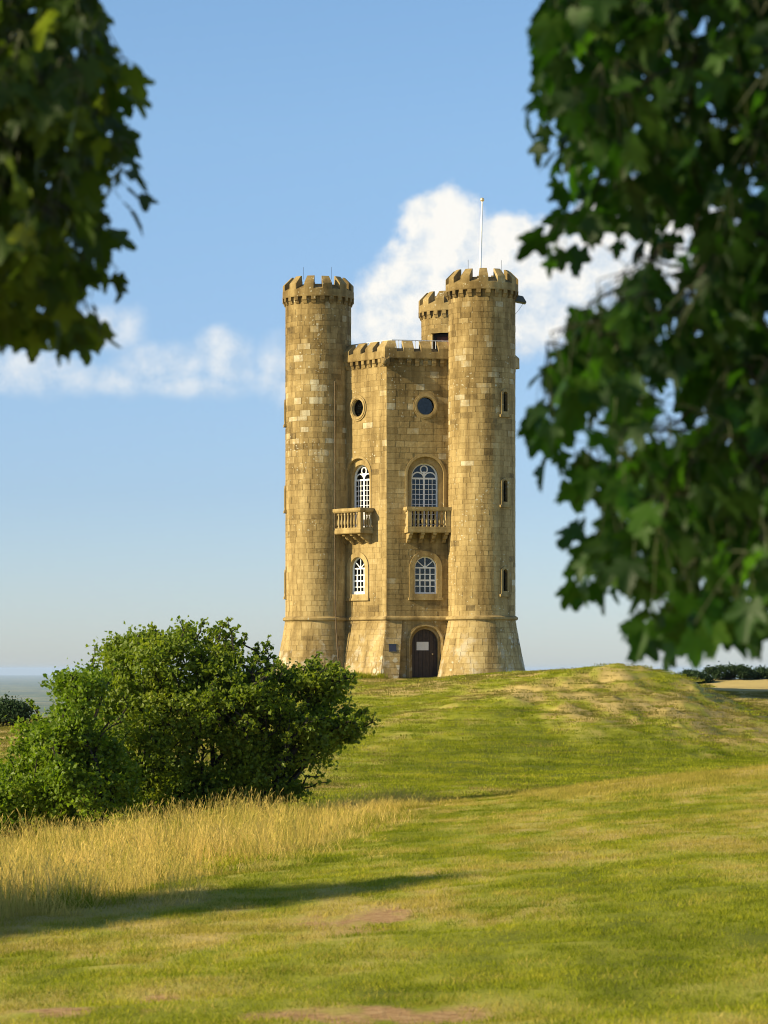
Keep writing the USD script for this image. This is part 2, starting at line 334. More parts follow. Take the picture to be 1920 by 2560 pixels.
_soils = [(-.27, 29.6, .62, 1.7), (-.35, 20.6, .5, .7), (.15, 20.3, .55, .7), (-.75, 20.9, .3, .5), (-2.3, 21.6, .4, .7), (-1.75, 22.3, .22, .5)]


def soil(x, y):
    s = np.zeros_like(np.asarray(x, float))
    wob = 2.2 * (fbm(np.stack([x * 4.0, y * 1.5, 0 * x], -1), 4, seed=31) - .5)
    for a, b, ra, rb in _soils:
        s = np.maximum(s, np.clip((1 - np.hypot((x - a) / ra, (y - b) / rb) + wob) / .6, 0, 1))
    s = np.maximum(s, .75 * np.clip((1 - np.hypot((x - 1.9) / 1.5, (y - 137.0) / 2.2) + wob) / .3, 0, 1))
    return s


def build_ground():
    fine = np.radians(np.linspace(-11.5, 11.5, 261))
    coarse = np.radians(np.linspace(11.5, 348.5, 119)[1:-1])
    ang = np.r_[fine, coarse]
    rad = np.r_[np.geomspace(0.6, 14, 30)[:-1], np.geomspace(14, 230, 520)[:-1], np.geomspace(230, 70000, 90)]
    A, R = np.meshgrid(ang, rad)
    X, Y = R * np.sin(A), R * np.cos(A)
    Z = H(X, Y)
    v = np.c_[X.ravel(), Y.ravel(), Z.ravel()]
    na = len(ang)
    i, j = np.meshgrid(np.arange(len(rad) - 1), np.arange(na), indexing='ij')
    a, b = i * na + j, i * na + (j + 1) % na
    q = np.stack([a, a + na, b + na, b], -1).reshape(-1, 4)[:, ::-1]
    f = np.vstack([q[:, [0, 1, 2]], q[:, [0, 2, 3]]])
    c = len(v)
    v = np.vstack([v, [0, 0, float(H(0., 0.))]])
    j = np.arange(na)
    f = np.vstack([f, np.c_[np.full(na, c), (j + 1) % na, j]])
    if np.cross(v[f[0, 1]] - v[f[0, 0]], v[f[0, 2]] - v[f[0, 0]])[2] < 0:
        f = f[:, ::-1]
    x, y = v[:, 0], v[:, 1]
    dr, so = dryness(x, y), soil(x, y)
    far = np.hypot(x, y) > 280
    dr = np.where(far, .45, dr)
    so = np.where(far, 0, so)
    n = {'g': ('geometry', {}), 'dry': ('attribute', {'attribute': 'dry'}), 'soil': ('attribute', {'attribute': 'soil'}),
         'n1': ('noise_texture', {'scale': 1.3, 'detail': 6.0, 'roughness': 0.65}),
         'n2': ('noise_texture', {'scale': 18.0, 'detail': 5.0, 'roughness': 0.7}),
         'm1': ('math', {'math_type': 'multiply_add', 'value2': 0.5, 'value3': -0.25}),
         'm2': ('math', {'math_type': 'multiply_add', 'value2': 0.55, 'value3': -0.275}),
         'a1': ('math', {'math_type': 'add'}), 'a2': ('math', {'math_type': 'add', 'use_clamp': True}),
         'ramp': ('rgb_ramp', {'ramp': [(0.0, (.11, .125, .010)), (0.3, (.22, .23, .018)), (0.5, (.31, .29, .05)), (0.75, (.38, .29, .085)), (1.0, (.44, .33, .12))]}),
         'nsl': ('noise_texture', {'scale': 9.0, 'detail': 6.0, 'roughness': 0.7}), 'slr': ('rgb_ramp', {'ramp': [(.3, (.20, .105, .045)), (.55, (.38, .235, .105)), (.75, (.50, .35, .18))]}),
         'earth': ('mix_color', {}),
         'v': ('voronoi_texture', {'scale': 0.004}), 'vr': ('separate_color', {}),
         'field': ('rgb_ramp', {'ramp': [(0.0, (.06, .09, .03)), (0.4, (.10, .13, .04)), (0.7, (.25, .22, .09)), (1.0, (.04, .06, .02))]}),
         'len': ('vector_math', {'math_type': 'length'}), 'fm': ('map_range', {'from_min': 600.0, 'from_max': 1500.0, 'clamp': True}),
         'far': ('mix_color', {}),
         'b': ('bump', {'strength': 0.8, 'distance': 0.05}),
         'p': ('principled_bsdf', {'roughness': 0.95, 'specular_ior_level': 0.1})}
    k = [('g.position', 'n1.vector'), ('g.position', 'n2.vector'), ('n1.fac', 'm1.value1'), ('n2.fac', 'm2.value1'), ('dry.fac', 'a1.value1'), ('m1.value', 'a1.value2'),
         ('a1.value', 'a2.value1'), ('m2.value', 'a2.value2'), ('a2.value', 'ramp.fac'), ('ramp.color', 'earth.a'), ('g.position', 'nsl.vector'), ('nsl.fac', 'slr.fac'), ('slr.color', 'earth.b'), ('soil.fac', 'earth.fac'),
         ('g.position', 'v.vector'), ('v.color', 'vr.color'), ('vr.r', 'field.fac'), ('g.position', 'len.vector1'), ('len.value', 'fm.value'),
         ('earth.result', 'far.a'), ('field.color', 'far.b'), ('fm.result', 'far.fac'), ('far.result', 'p.base_color'), ('n2.fac', 'b.height'), ('b.normal', 'p.normal')]
    M = mat('turf', n, k)
    o = obj('ground', (v, f), M, smooth=True, attrs={'dry': dr, 'soil': so}, kind='structure')
    tag(o, label='rolling green and straw coloured hilltop turf', cat='ground')


build_ground()

# ------------------------------------------------------------------ the tower
PR, PL, PT = np.array([4.70, 140.0]), np.array([-3.215, 142.57]), np.array([3.5, 148.2])
PB1 = np.array([.125, 139.50])            # bare corner between the two walls in view
CEN = np.array([1.66, 143.6])
ZB = EYE - 0.67
R_, L_, T_, B1 = PR - CEN, PL - CEN, PT - CEN, PB1 - CEN
B3, B2 = np.array([6.5, 144.45]) - CEN, np.array([-1.4, 147.2]) - CEN
tower = thing('stone_tower', (CEN[0], CEN[1], ZB), 'tall honey coloured stone folly tower with three round battlemented turrets on the hilltop', 'tower')
RT = 1.605         # turret radius
ZS = 3.1           # string course
rng = np.random.default_rng(7)


class Face:
    """A flat wall face from plan point a to b; u along it, v up, w outwards."""
    def __init__(s, a, b):
        s.a, s.len = a, float(np.linalg.norm(b - a))
        s.t = (b - a) / s.len
        s.n = np.array([s.t[1], -s.t[0]])

    def map(s, u, v, w):
        u, v, w = np.broadcast_arrays(np.asarray(u, float), np.asarray(v, float), np.asarray(w, float))
        return np.stack([s.a[0] + u * s.t[0] + w * s.n[0], s.a[1] + u * s.t[1] + w * s.n[1], v], -1)

    def ext(s, poly, w0, w1):
        m = trimesh.creation.extrude_polygon(poly, w1 - w0, engine='earcut')
        p = np.asarray(m.vertices)
        return s.map(p[:, 0], p[:, 1], p[:, 2] + w0), np.asarray(m.faces)

    def hull(s, pts):
        p = np.array(pts, float)
        return hull(s.map(p[:, 0], p[:, 1], p[:, 2]))


def arch(uc, half, zb, ztop, n=20):
    zs = ztop - half
    a = np.linspace(0, PI, n + 1)
    return Polygon([(uc - half, zb), (uc + half, zb)] + [(uc + half * math.cos(t), zs + half * math.sin(t)) for t in a])


def circle(u, v, r, n=28):
    a = np.linspace(0, 2 * PI, n, endpoint=False)
    return Polygon(np.c_[u + r * np.cos(a), v + r * np.sin(a)])


# the walls stand back a little from the turret centres
F1, F2 = Face(np.array([-2.84, 142.90]) - CEN, B1), Face(B1, np.array([4.59, 140.49]) - CEN)
HF = [Face(R_, B3), Face(B3, T_), Face(T_, B2), Face(B2, L_)]
stones = []          # (parent key, vertices, faces, tone, size)


def flare(z):
    t = np.clip((ZS - np.asarray(z, float)) / ZS, 0, 2)
    return 0.60 * t ** 1.12


def block(fmap, s0, s1, v0, v1, nu, joint, bev, proud):
    """One dressed stone on the surface fmap(s, v, w): a slightly proud face with worn arrises."""
    j = joint / 2
    ds = lambda m: m
    jit = rng.normal(0, .0025, 4)
    def ring(ins, w, wj=0):
        ss = np.linspace(0, 1, nu + 1)
        lo = fmap(s0, s1, ss, v0 + ins, ins, w + wj * np.interp(ss, [0, 1], jit[:2]))
        hi = fmap(s0, s1, ss, v1 - ins, ins, w + wj * np.interp(ss, [0, 1], jit[2:]))
        return np.vstack([lo, hi])
    a, b = ring(j, -0.03), ring(j + bev, proud, 1)
    m = nu + 1
    v = np.vstack([a, b])
    f = []
    o = 2 * m
    for i in range(nu):
        f += [(o + i, o + i + 1, o + m + i + 1), (o + i, o + m + i + 1, o + m + i)]
        f += [(i, i + 1, o + i + 1), (i, o + i + 1, o + i)]
        f += [(m + i + 1, m + i, o + m + i), (m + i + 1, o + m + i, o + m + i + 1)]
    f += [(m, 0, o), (m, o, o + m), (nu, m + nu, o + m + nu), (nu, o + m + nu, o + nu)]
    return v, np.array(f)


def tone_for(z, old):
    r = rng.random()
    pale = old * .085 * (1.5 if z > 10 else .2)
    if r < pale:
        return rng.uniform(.74, .96)
    if r < pale + old * .13:
        return rng.uniform(.20, .40)
    return float(np.clip(rng.normal(.53 - .06 * old, .028 + .05 * old), .2, .8))


def courses(z0, z1, lo=.22, hi=.34):
    z = [z0]
    while z[-1] < z1 - hi:
        z.append(z[-1] + rng.uniform(lo, hi))
    z.append(z1)
    return z


def lay_wall(key, face, uS, uE, woff, z0, z1, holes, blo=.38, bhi=.78, old=.5, lo=.22, hi=.33):
    zz = courses(z0, z1, lo, hi)
    for v0, v1 in zip(zz[:-1], zz[1:]):
        vm = (v0 + v1) / 2
        a, b = uS(vm), uE(vm)
        cuts = []
        strip = sbox(a - 5, v0 + .02, b + 5, v1 - .02)
        for h in holes:
            g = h.intersection(strip)
            if not g.is_empty:
                cuts.append((g.bounds[0], g.bounds[2]))
        spans, cur = [], a
        for c, d in sorted(cuts):
            if c > cur:
                spans.append((cur, c))
            cur = max(cur, d)
        if cur < b:
            spans.append((cur, b))
        for p, q in spans:
            if q - p < .06:
                continue
            u = [p]
            while u[-1] < q - bhi:
                u.append(u[-1] + rng.uniform(blo, bhi))
            if q - u[-1] > bhi * .8 and q - u[-1] > .3:
                u.append((u[-1] + q) / 2 + rng.uniform(-.05, .05))
            u.append(q)
            for u0, u1 in zip(u[:-1], u[1:]):
                def fm(s0, s1, ss, v, ins, w, u0=u0, u1=u1):
                    e0 = u0 + (uS(v) - a if abs(u0 - a) < 1e-6 else 0)
                    e1 = u1 + (uE(v) - b if abs(u1 - b) < 1e-6 else 0)
                    uu = e0 + ins + (e1 - e0 - 2 * ins) * ss
                    return face.map(uu, v, w + woff(v))
                vtx, f = block(fm, u0, u1, v0, v1, 1, .009, .007, rng.uniform(.0, .007))
                stones.append((key, vtx, f, tone_for(vm, old), (u1 - u0) * (v1 - v0) * max(0.0, -face.n[1])))


def lay_turret(key, c, z0, z1, rfun, holes, old=lambda z: .6, lo=.22, hi=.34):
    zz = courses(z0, z1, lo, hi)
    for v0, v1 in zip(zz[:-1], zz[1:]):
        vm = (v0 + v1) / 2
        r = float(rfun(vm))
        th = rng.uniform(0, .4)
        start = th
        while th < start + 2 * PI - .05:
            w = rng.uniform(.36, .72) / r
            if start + 2 * PI - (th + w) < .22 / r:
                w = start + 2 * PI - th
            segs = [(th, th + w)]
            for (a, b, ha, hb) in holes:           # opening: angle range, height range
                if v1 > ha + .02 and v0 < hb - .02:
                    out = []
                    for p, q in segs:
                        for sft in (-2 * PI, 0, 2 * PI):
                            if q > a + sft and p < b + sft:
                                if p < a + sft - .03: out.append((p, a + sft))
                                if q > b + sft + .03: out.append((b + sft, q))
                                break
                        else:
                            out.append((p, q))
                    segs = out
            for p, q in segs:
                def fm(s0, s1, ss, v, ins, w_, p=p, q=q):
                    rr = rfun(v) + w_
                    tt = p + ins / r + (q - p - 2 * ins / r) * ss
                    return np.stack([c[0] + rr * np.sin(tt), c[1] - rr * np.cos(tt), np.full_like(tt, v)], -1)
                vtx, f = block(fm, p, q, v0, v1, 3, .009, .007, rng.uniform(0, .007))
                mid = (p + q) / 2
                stones.append((key, vtx, f, tone_for(vm, old(vm)), (q - p) * r * (v1 - v0) * max(0.0, math.cos(mid))))
            th += w


def revolve(c, prof, n=72):
    """Closed profile [(r, z)] spun about the vertical through c."""
    prof = np.array(prof)
    a = np.linspace(0, 2 * PI, n, endpoint=False)
    k = len(prof)
    v = np.stack([c[0] + prof[None, :, 0] * np.sin(a)[:, None], c[1] - prof[None, :, 0] * np.cos(a)[:, None], np.broadcast_to(prof[None, :, 1], (n, k))], -1).reshape(-1, 3)
    f = []
    for i in range(n):
        for j in range(k):
            p, q, r, s = i * k + j, i * k + (j + 1) % k, ((i + 1) % n) * k + (j + 1) % k, ((i + 1) % n) * k + j
            f += [(p, s, r), (p, r, q)]
    m = trimesh.Trimesh(v, np.array(f), process=False)
    if m.volume < 0:
        m.invert()
    return m


def arcseg(c, prof, a0, a1, n=4):
    prof = np.array(prof)
    k = len(prof)
    a = np.linspace(a0, a1, n + 1)
    v = np.stack([c[0] + prof[None, :, 0] * np.sin(a)[:, None], c[1] - prof[None, :, 0] * np.cos(a)[:, None], np.broadcast_to(prof[None, :, 1], (n + 1, k))], -1).reshape(-1, 3)
    f = []
    for i in range(n):
        for j in range(k):
            p, q, r, s = i * k + j, i * k + (j + 1) % k, (i + 1) * k + (j + 1) % k, (i + 1) * k + j
            f += [(p, s, r), (p, r, q)]
    for j in range(1, k - 1):
        f += [(0, j, j + 1), (n * k, n * k + j + 1, n * k + j)]
    m = trimesh.Trimesh(v, np.array(f), process=False)
    m.fix_normals()
    return m


ZT0, ZTS = 18.70, 19.06      # turret parapet: underside, sill


def tube_path(pts, r, sides=8):
    pts = np.asarray(pts, float)
    t = np.gradient(pts, axis=0)
    t /= np.linalg.norm(t, axis=1, keepdims=True)
    ref = np.where(np.abs(t[:, 2:]) < .9, [0, 0, 1.0], [1.0, 0, 0])
    a = np.cross(t, ref); a /= np.linalg.norm(a, axis=1, keepdims=True)
    b = np.cross(t, a)
    th = np.arange(sides) * 2 * PI / sides
    rr = np.broadcast_to(r, (len(pts),))
    v = (pts[:, None] + rr[:, None, None] * (np.cos(th)[None, :, None] * a[:, None] + np.sin(th)[None, :, None] * b[:, None])).reshape(-1, 3)
    f = []
    for i in range(len(pts) - 1):
        for j in range(sides):
            p, q = i * sides + j, i * sides + (j + 1) % sides
            f += [(p, q, q + sides), (p, q + sides, p + sides)]
    for j in range(1, sides - 1):
        f += [(0, j + 1, j), ((len(pts) - 1) * sides, (len(pts) - 1) * sides + j, (len(pts) - 1) * sides + j + 1)]
    return v, np.array(f)


part_of = {}


def round_box(c, half, Rm=None):
    m = trimesh.creation.box(extents=2 * np.array(half))
    v = np.asarray(m.vertices)
    if Rm is not None:
        v = v @ np.asarray(Rm).T
    return v + c, np.asarray(m.faces)


def slit_geom(c, ang, z0, z1):
    """Narrow round-headed turret window: raised surround, recess back."""
    o = np.array([math.sin(ang), -math.cos(ang)])
    t = np.array([math.cos(ang), math.sin(ang)])
    fc = Face(c + o * (RT - .035) - t * 1.0, c + o * (RT - .035) + t * 1.0)
    out, inn = arch(1.0, .27, z0 - .17, z1 + .12), arch(1.0, .14, z0, z1)
    return fc, out, inn


def build_turret(key, c, moff, slits, z_lo, door=None, old=lambda z: .6):
    core = m3.Manifold.revolve(m3.CrossSection([[(0.0, -1.2)] + [(RT - .007 + float(flare(z)), z) for z in np.linspace(-1.2, ZS, 14)] + [(RT - .007, ZT0 + .1), (0.0, ZT0 + .1)]]), 72)
    core = core.translate((c[0], c[1], 0.0))
    holes = []
    for ang, z0, z1 in slits:
        o = np.array([math.sin(ang), -math.cos(ang)])
        cut = m3.Manifold.cube((.28, .34, z1 - z0), True).rotate((0, 0, math.degrees(ang))).translate((c[0] + o[0] * RT, c[1] + o[1] * RT, (z0 + z1) / 2))
        core = core - cut
        holes.append((ang - .2 / RT, ang + .2 / RT, z0 - .1, z1 + .06))
    if door:
        ang, hw, z0, z1 = door
        o = np.array([math.sin(ang), -math.cos(ang)])
        core = core - m3.Manifold.cube((2 * hw, 1.1, z1 - z0), True).rotate((0, 0, math.degrees(ang))).translate((c[0] + o[0] * RT, c[1] + o[1] * RT, (z0 + z1) / 2))
        holes.append((ang - math.asin(hw / RT), ang + math.asin(hw / RT), z0, z1))
    t = obj('turret', core, M_CORE, tower, smooth=25)
    part_of[key] = t
    lay_turret(key, c, z_lo, ZT0 + .05, lambda z: RT + (flare(z) if np.ndim(z) else float(flare(z))), holes, old)
    # string course at the head of the battered foot
    obj('string_course', revolve(c, [(RT - .05, ZS - .10), (RT + .07, ZS - .10), (RT + .13, ZS - .05), (RT + .13, ZS + .03), (RT + .04, ZS + .10), (RT - .05, ZS + .12)]), M_STONE, t, smooth=35, attrs={'tone': .45})
    # parapet, corbels and merlons
    par = obj('turret_parapet', revolve(c, [(1.28, ZT0), (1.745, ZT0), (1.76, ZT0 + .05), (1.745, ZT0 + .09), (1.745, ZTS), (1.28, ZTS + .27)]), M_STONE, tower, smooth=25, attrs={'tone': .42})
    for i in range(12):
        a = moff + i * PI / 6
        tn = float(np.clip(rng.normal(.45, .1), .15, .8))
        h = math.radians(7.6) + rng.normal(0, .004)
        zt = rng.normal(0, .012)
        obj('merlon', arcseg(c, [(1.745, ZTS - .04), (1.745, ZTS + .27), (1.70, ZTS + .33), (1.36, ZTS + .67 + zt), (1.28, ZTS + .67 + zt), (1.28, ZTS + .2)], a - h, a + h), M_STONE, par, attrs={'tone': tn})
    for i in range(24):
        a = moff + (i + .5) * PI / 12
        obj('corbel', arcseg(c, [(RT - .05, ZT0 - .34), (RT + .05, ZT0 - .33), (RT + .10, ZT0 - .20), (RT + .145, ZT0 - .17), (RT + .145, ZT0 + .01), (RT - .05, ZT0 + .01)], a - .062, a + .062, 1),
            M_STONE, par, attrs={'tone': float(np.clip(rng.normal(.4, .12), .1, .8))})
    obj('turret_roof', trimesh.creation.cylinder(1.3, .1, sections=32, transform=trimesh.transformations.translation_matrix((c[0], c[1], ZT0 + .06))), M_LEAD, t)
    for ang, z0, z1 in slits:
        fc, out, inn = slit_geom(c, ang, z0, z1)
        s = obj('slit_window', fc.ext(out.difference(inn), -.12, .085), M_STONE, tower, attrs={'tone': .5})
        obj('sill', fc.ext(sbox(.66, z0 - .27, 1.34, z0 - .15), -.1, .12), M_STONE, s, attrs={'tone': .45})
        obj('pane', fc.ext(inn.buffer(.03), -.115, -.105), M_GLASS, s)
    return t


a_out = lambda v: math.atan2(v[0], -v[1])
tR = build_turret('R', R_, math.radians(0.5), [(math.radians(41), 12.92, 13.87), (math.radians(41), 8.62, 9.65), (math.radians(41), 4.38, 5.42)], -.5, old=lambda z: .85 if z > 11.5 else .4)
tL = build_turret('L', L_, math.radians(-14), [(math.radians(-84), 12.75, 13.7), (math.radians(-84), 8.55, 9.5), (math.radians(-84), 4.35, 5.4)], -.5, old=lambda z: 1.1 if z > 11.0 else .4)
tT = build_turret('T', T_, math.radians(6), [], 14.5, door=(math.radians(-20), .58, 15.3, 17.57), old=lambda z: .5)

# thin pipe down the left turret
_a = math.radians(30)
pz = [14.6, 10, 6, ZS + .15, ZS - .12, 1.5, .1]
pp = [(L_[0] + math.sin(_a) * (RT + .05 + (.09 if abs(z - ZS) < .2 else 0) + float(flare(z))), L_[1] - math.cos(_a) * (RT + .05 + (.09 if abs(z - ZS) < .2 else 0) + float(flare(z))), z) for z in pz]
obj('downpipe', tube_path(pp, .03), M_PIPE, tower, smooth=50)

ZW = 15.53     # underside of wall parapet
UC1, UC2 = 2.42, 1.92
WB = lambda v: .80 * np.clip((ZS - np.asarray(v, float)) / ZS, 0, 2)
TAN30 = math.tan(math.radians(28.5))


def wall_openings(uc):
    return dict(up=arch(uc, .93, 7.30, 10.92), low=arch(uc, .60, 4.24, 6.13), oc=circle(uc, 13.28, .50))


def build_face(key, face, uc, door, mer, is_first):
    op = wall_openings(uc)
    holes = [op['up'], op['low'], op['oc']]
    if door:
        holes.append(arch(uc, .78, -1.0, 2.72))
    core = sbox(0, -1.2, face.len, ZW + .1)
    for h in holes:
        core = core.difference(h)
    w = obj('wall', face.ext(core, -.60, -.007), M_CORE, tower)
    part_of[key] = w
    uo = (1.15, face.len) if is_first else (0.0, face.len - 1.25)
    pads = [arch(uc, 1.0, 7.30, 10.98), arch(uc, .80, 4.07, 6.33), circle(uc, 13.28, .60)]
    lay_wall(key, face, lambda v: uo[0], lambda v: uo[1], lambda v: 0.0, ZS + .05, ZW + .05, pads, old=.55 if not is_first else .35)
    # ---- oculus
    oc = obj('oculus_window', face.ext(circle(uc, 13.28, .62).difference(circle(uc, 13.28, .42)), -.1, .05), M_STONE, tower, smooth=30, attrs={'tone': .6})
    obj('moulding', face.ext(circle(uc, 13.28, .55).difference(circle(uc, 13.28, .46)), .0, .085), M_STONE, oc, smooth=30, attrs={'tone': .6})
    obj('pane', face.ext(circle(uc, 13.28, .425), -.16, -.15), M_GLASS, oc)
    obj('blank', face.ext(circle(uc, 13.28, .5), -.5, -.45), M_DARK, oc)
    # ---- tall balcony window: stepped stone reveal, white casement with two lights and a roundel
    sur = obj('balcony_window', face.ext(arch(uc, 1.02, 7.30, 10.98).difference(arch(uc, .90, 7.2, 10.86)), -.2, .03), M_STONE, tower, smooth=30, attrs={'tone': .55})
    obj('reveal', face.ext(arch(uc, .95, 7.30, 10.90).difference(arch(uc, .66, 7.2, 10.56)), -.55, -.15), M_STONE, sur, smooth=30, attrs={'tone': .5})
    Y0, Y1 = 7.3, 10.56
    fr = arch(uc, .67, Y0, Y1 + .01).difference(arch(uc, .59, Y0 + .09, Y1 - .07))
    zs = Y1 - .655
    bars = [sbox(uc - .045, Y0, uc + .045, zs + .25), sbox(uc - .6, zs - .12, uc + .6, zs - .04)]
    for s in (-1, 1):
        cc = uc + s * .3
        bars.append(circle(cc, zs - .08, .325).difference(circle(cc, zs - .08, .265)).intersection(sbox(uc - .62, zs - .08, uc + .62, zs + .6)))
    bars.append(circle(uc, zs + .36, .20).difference(circle(uc, zs + .36, .14)))
    for s in (-1, 1):
        for kx in (1, 2):
            x = uc + s * (.045 + kx * .182)
            bars.append(sbox(x - .014, Y0, x + .014, zs - .08))
    nz = 10
    zrow = np.linspace(Y0 + .09, zs - .12, nz + 1)
    for z in zrow[1:-1]:
        bars.append(sbox(uc - .6, z - .014, uc + .6, z + .014))
    from shapely.ops import unary_union
    bar = unary_union(bars).intersection(arch(uc, .60, Y0, Y1 - .06))
    obj('window_frame', face.ext(fr, -.42, -.33), M_WHITE, sur)
    ws = [g for g in (bar.geoms if hasattr(bar, 'geoms') else [bar])]
    obj('glazing_bars', cat_meshes([face.ext(g, -.405, -.365) for g in ws]), M_WHITE, sur)
    edges = [-.59, -.409, -.227, -.045]
    cols = [(a, b) for a, b in zip(edges[:-1], edges[1:])] + [(-b, -a) for a, b in zip(edges[:-1], edges[1:])]
    for a, b in cols:
        for z0, z1 in zip(zrow[:-1], zrow[1:]):
            if z1 < 8.3:
                continue
            obj('pane', face.ext(sbox(uc + a + .003, z0 + .003, uc + b - .003, z1 - .003), -.392, -.386), M_GLASS, sur)
    obj('pane', face.ext(arch(uc, .6, zs - .08, Y1 - .06), -.392, -.386), M_GLASS, sur)
    obj('pane', face.ext(sbox(uc - .6, Y0 + .05, uc + .6, 8.4), -.392, -.386), M_GLASS, sur)
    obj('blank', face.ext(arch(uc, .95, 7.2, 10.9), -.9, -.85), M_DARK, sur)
    # ---- lower window: flat stone architrave, white sash with fanlight
    lw = obj('sash_window', face.ext(arch(uc, .80, 4.07, 6.33).difference(arch(uc, .55, 4.28, 6.08)), -.25, .055), M_STONE, tower, smooth=30, attrs={'tone': .62})
    obj('sill', face.ext(sbox(uc - .85, 3.97, uc + .85, 4.09), -.1, .10), M_STONE, lw, attrs={'tone': .6})
    Y0, Y1 = 4.28, 6.08
    zs = Y1 - .55
    fr = arch(uc, .56, Y0 - .01, Y1 + .01).difference(arch(uc, .485, Y0 + (.14 if is_first else .07), Y1 - .065))
    bars = [sbox(uc - .5, zs - .035, uc + .5, zs + .035)]
    for x in (-.25, 0, .25):
        bars.append(sbox(uc + x - .022, Y0, uc + x + .022, zs))
    zrow = np.linspace(Y0 + .07, zs - .03, 5)
    for i, z in enumerate(zrow[1:-1]):
        h = .04 if i == 1 else .022
        bars.append(sbox(uc - .5, z - h, uc + .5, z + h))
    bars.append(sbox(uc - .29, zrow[1], uc - .215, zrow[3])); bars.append(sbox(uc + .215, zrow[1], uc + .29, zrow[3]))
    for a in np.radians([40, 90, 140]):
        bars.append(affinity.translate(affinity.rotate(sbox(0, -.022, .6, .022), a, origin=(0, 0), use_radians=True), uc, zs))
    bars.append(circle(uc, zs, .10).intersection(sbox(uc - 1, zs, uc + 1, zs + 1)))
    bar = unary_union(bars).intersection(arch(uc, .49, Y0, Y1 - .06))
    obj('window_frame', face.ext(fr, -.21, -.12), M_WHITE, lw)
    obj('glazing_bars', cat_meshes([face.ext(g, -.20, -.155) for g in (bar.geoms if hasattr(bar, 'geoms') else [bar])]), M_WHITE, lw)
    for a, b in ((-.485, -.25), (-.25, 0), (0, .25), (.25, .485)):
        for z0, z1 in zip(zrow[:-1], zrow[1:]):
            obj('pane', face.ext(sbox(uc + a + .003, z0 + .003, uc + b - .003, z1 - .003), -.182, -.176), M_GLASS, lw)
    obj('pane', face.ext(arch(uc, .49, zs, Y1 - .06), -.182, -.176), M_GLASS, lw)
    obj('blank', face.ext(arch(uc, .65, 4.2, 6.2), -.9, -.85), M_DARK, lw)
    # ---- balcony on console brackets
    D, hw = (.84, 1.14) if is_first else (.78, 1.05)
    bal = obj('balcony', face.hull([(uc + s * hw, z, d) for s in (-1, 1) for z, d in ((7.18, -.02), (7.18, D - .03), (7.22, D), (7.36, D), (7.36, -.02))]), M_STONE, tower, attrs={'tone': .6})
    obj('plinth', cat_meshes([face.ext(sbox(uc - hw, 7.365, uc + hw, 7.46), D - .2, D - .02)] +
                             [face.hull([(uc + s * (hw - .02) - s * t, z, d) for t in (0, .17) for z in (7.365, 7.46) for d in (.02, D - .21)]) for s in (-1, 1)]), M_STONE, bal, attrs={'tone': .6})
    for x0, x1, d0, d1 in ((uc - hw - .06, uc + hw + .06, D - .22, D + .06), (uc - hw - .06, uc - hw + .18, .02, D - .225), (uc + hw - .18, uc + hw + .06, .02, D - .225)):
        obj('handrail', face.hull([(x, z, d) for x in (x0, x1) for z in (8.27, 8.40) for d in (d0, d1)] + [(x, 8.2, d) for x in (x0 + .05, x1 - .05) for d in (d0 + .05, d1 - .05)]), M_STONE, bal, attrs={'tone': .55})
    for s in (-1, 1):
        obj('pier', face.hull([(uc + s * hw - s * t, z, d) for t in (0.005, .19) for z in (7.465, 8.2) for d in (D - .21, D - .015)]), M_STONE, bal, attrs={'tone': .6})
    bp = [(.05, 0), (.05, .05), (.03, .08), (.05, .16), (.062, .24), (.05, .36), (.034, .5), (.03, .6), (.052, .63), (.052, .74)]
    def baluster(u, d):
        p = face.map(u, 0, d).reshape(3)
        return revolve(p[:2], [(1e-3, 7.46)] + [(r * 1.15, 7.46 + h) for r, h in bp] + [(1e-3, 8.2)], 8)
    for i in range(8):
        obj('baluster', baluster(uc + (i - 3.5) * (2 * hw - .42) / 8, D - .11), M_STONE, bal, smooth=40, attrs={'tone': float(rng.uniform(.5, .88))})
    for s in (-1, 1):
        for d in (.12, .27, .42):
            obj('baluster', baluster(uc + s * (hw - .1), d), M_STONE, bal, smooth=40, attrs={'tone': float(rng.uniform(.5, .88))})
    for i in range(4):
        x = uc + (i - 1.5) * .58
        pr = [(0, 6.70), (.12, 6.72), (.22, 6.80), (.24, 6.88), (.42, 6.90), (.52, 6.98), (.54, 7.06), (.70, 7.08), (.76, 7.175), (0, 7.175)]
        poly = Polygon(pr)
        m = trimesh.creation.extrude_polygon(poly, .17, engine='earcut')
        p = np.asarray(m.vertices)
        obj('bracket', (face.map(x - .085 + p[:, 2], p[:, 1], p[:, 0] - .02), np.asarray(m.faces)), M_STONE, bal, smooth=20, attrs={'tone': .58})
    # ---- string course
    u0, u1 = (1.0, face.len + .07 * TAN30) if is_first else (-.07 * TAN30, face.len - 1.2)
    prs = [(-.05, ZS - .10), (.07, ZS - .10), (.13, ZS - .05), (.13, ZS + .03), (.04, ZS + .10), (-.05, ZS + .12)]
    pts = []
    for w_, z in prs:
        e = w_ * TAN30
        pts += [(1.0, z, w_), (face.len + e, z, w_)] if is_first else [(-e, z, w_), (face.len - 1.2, z, w_)]
    obj('string_course', face.hull(pts), M_STONE, w, attrs={'tone': .5})
    return w


build_face('F1', F1, UC1, False, None, True)
wall2 = build_face('F2', F2, UC2, True, None, False)


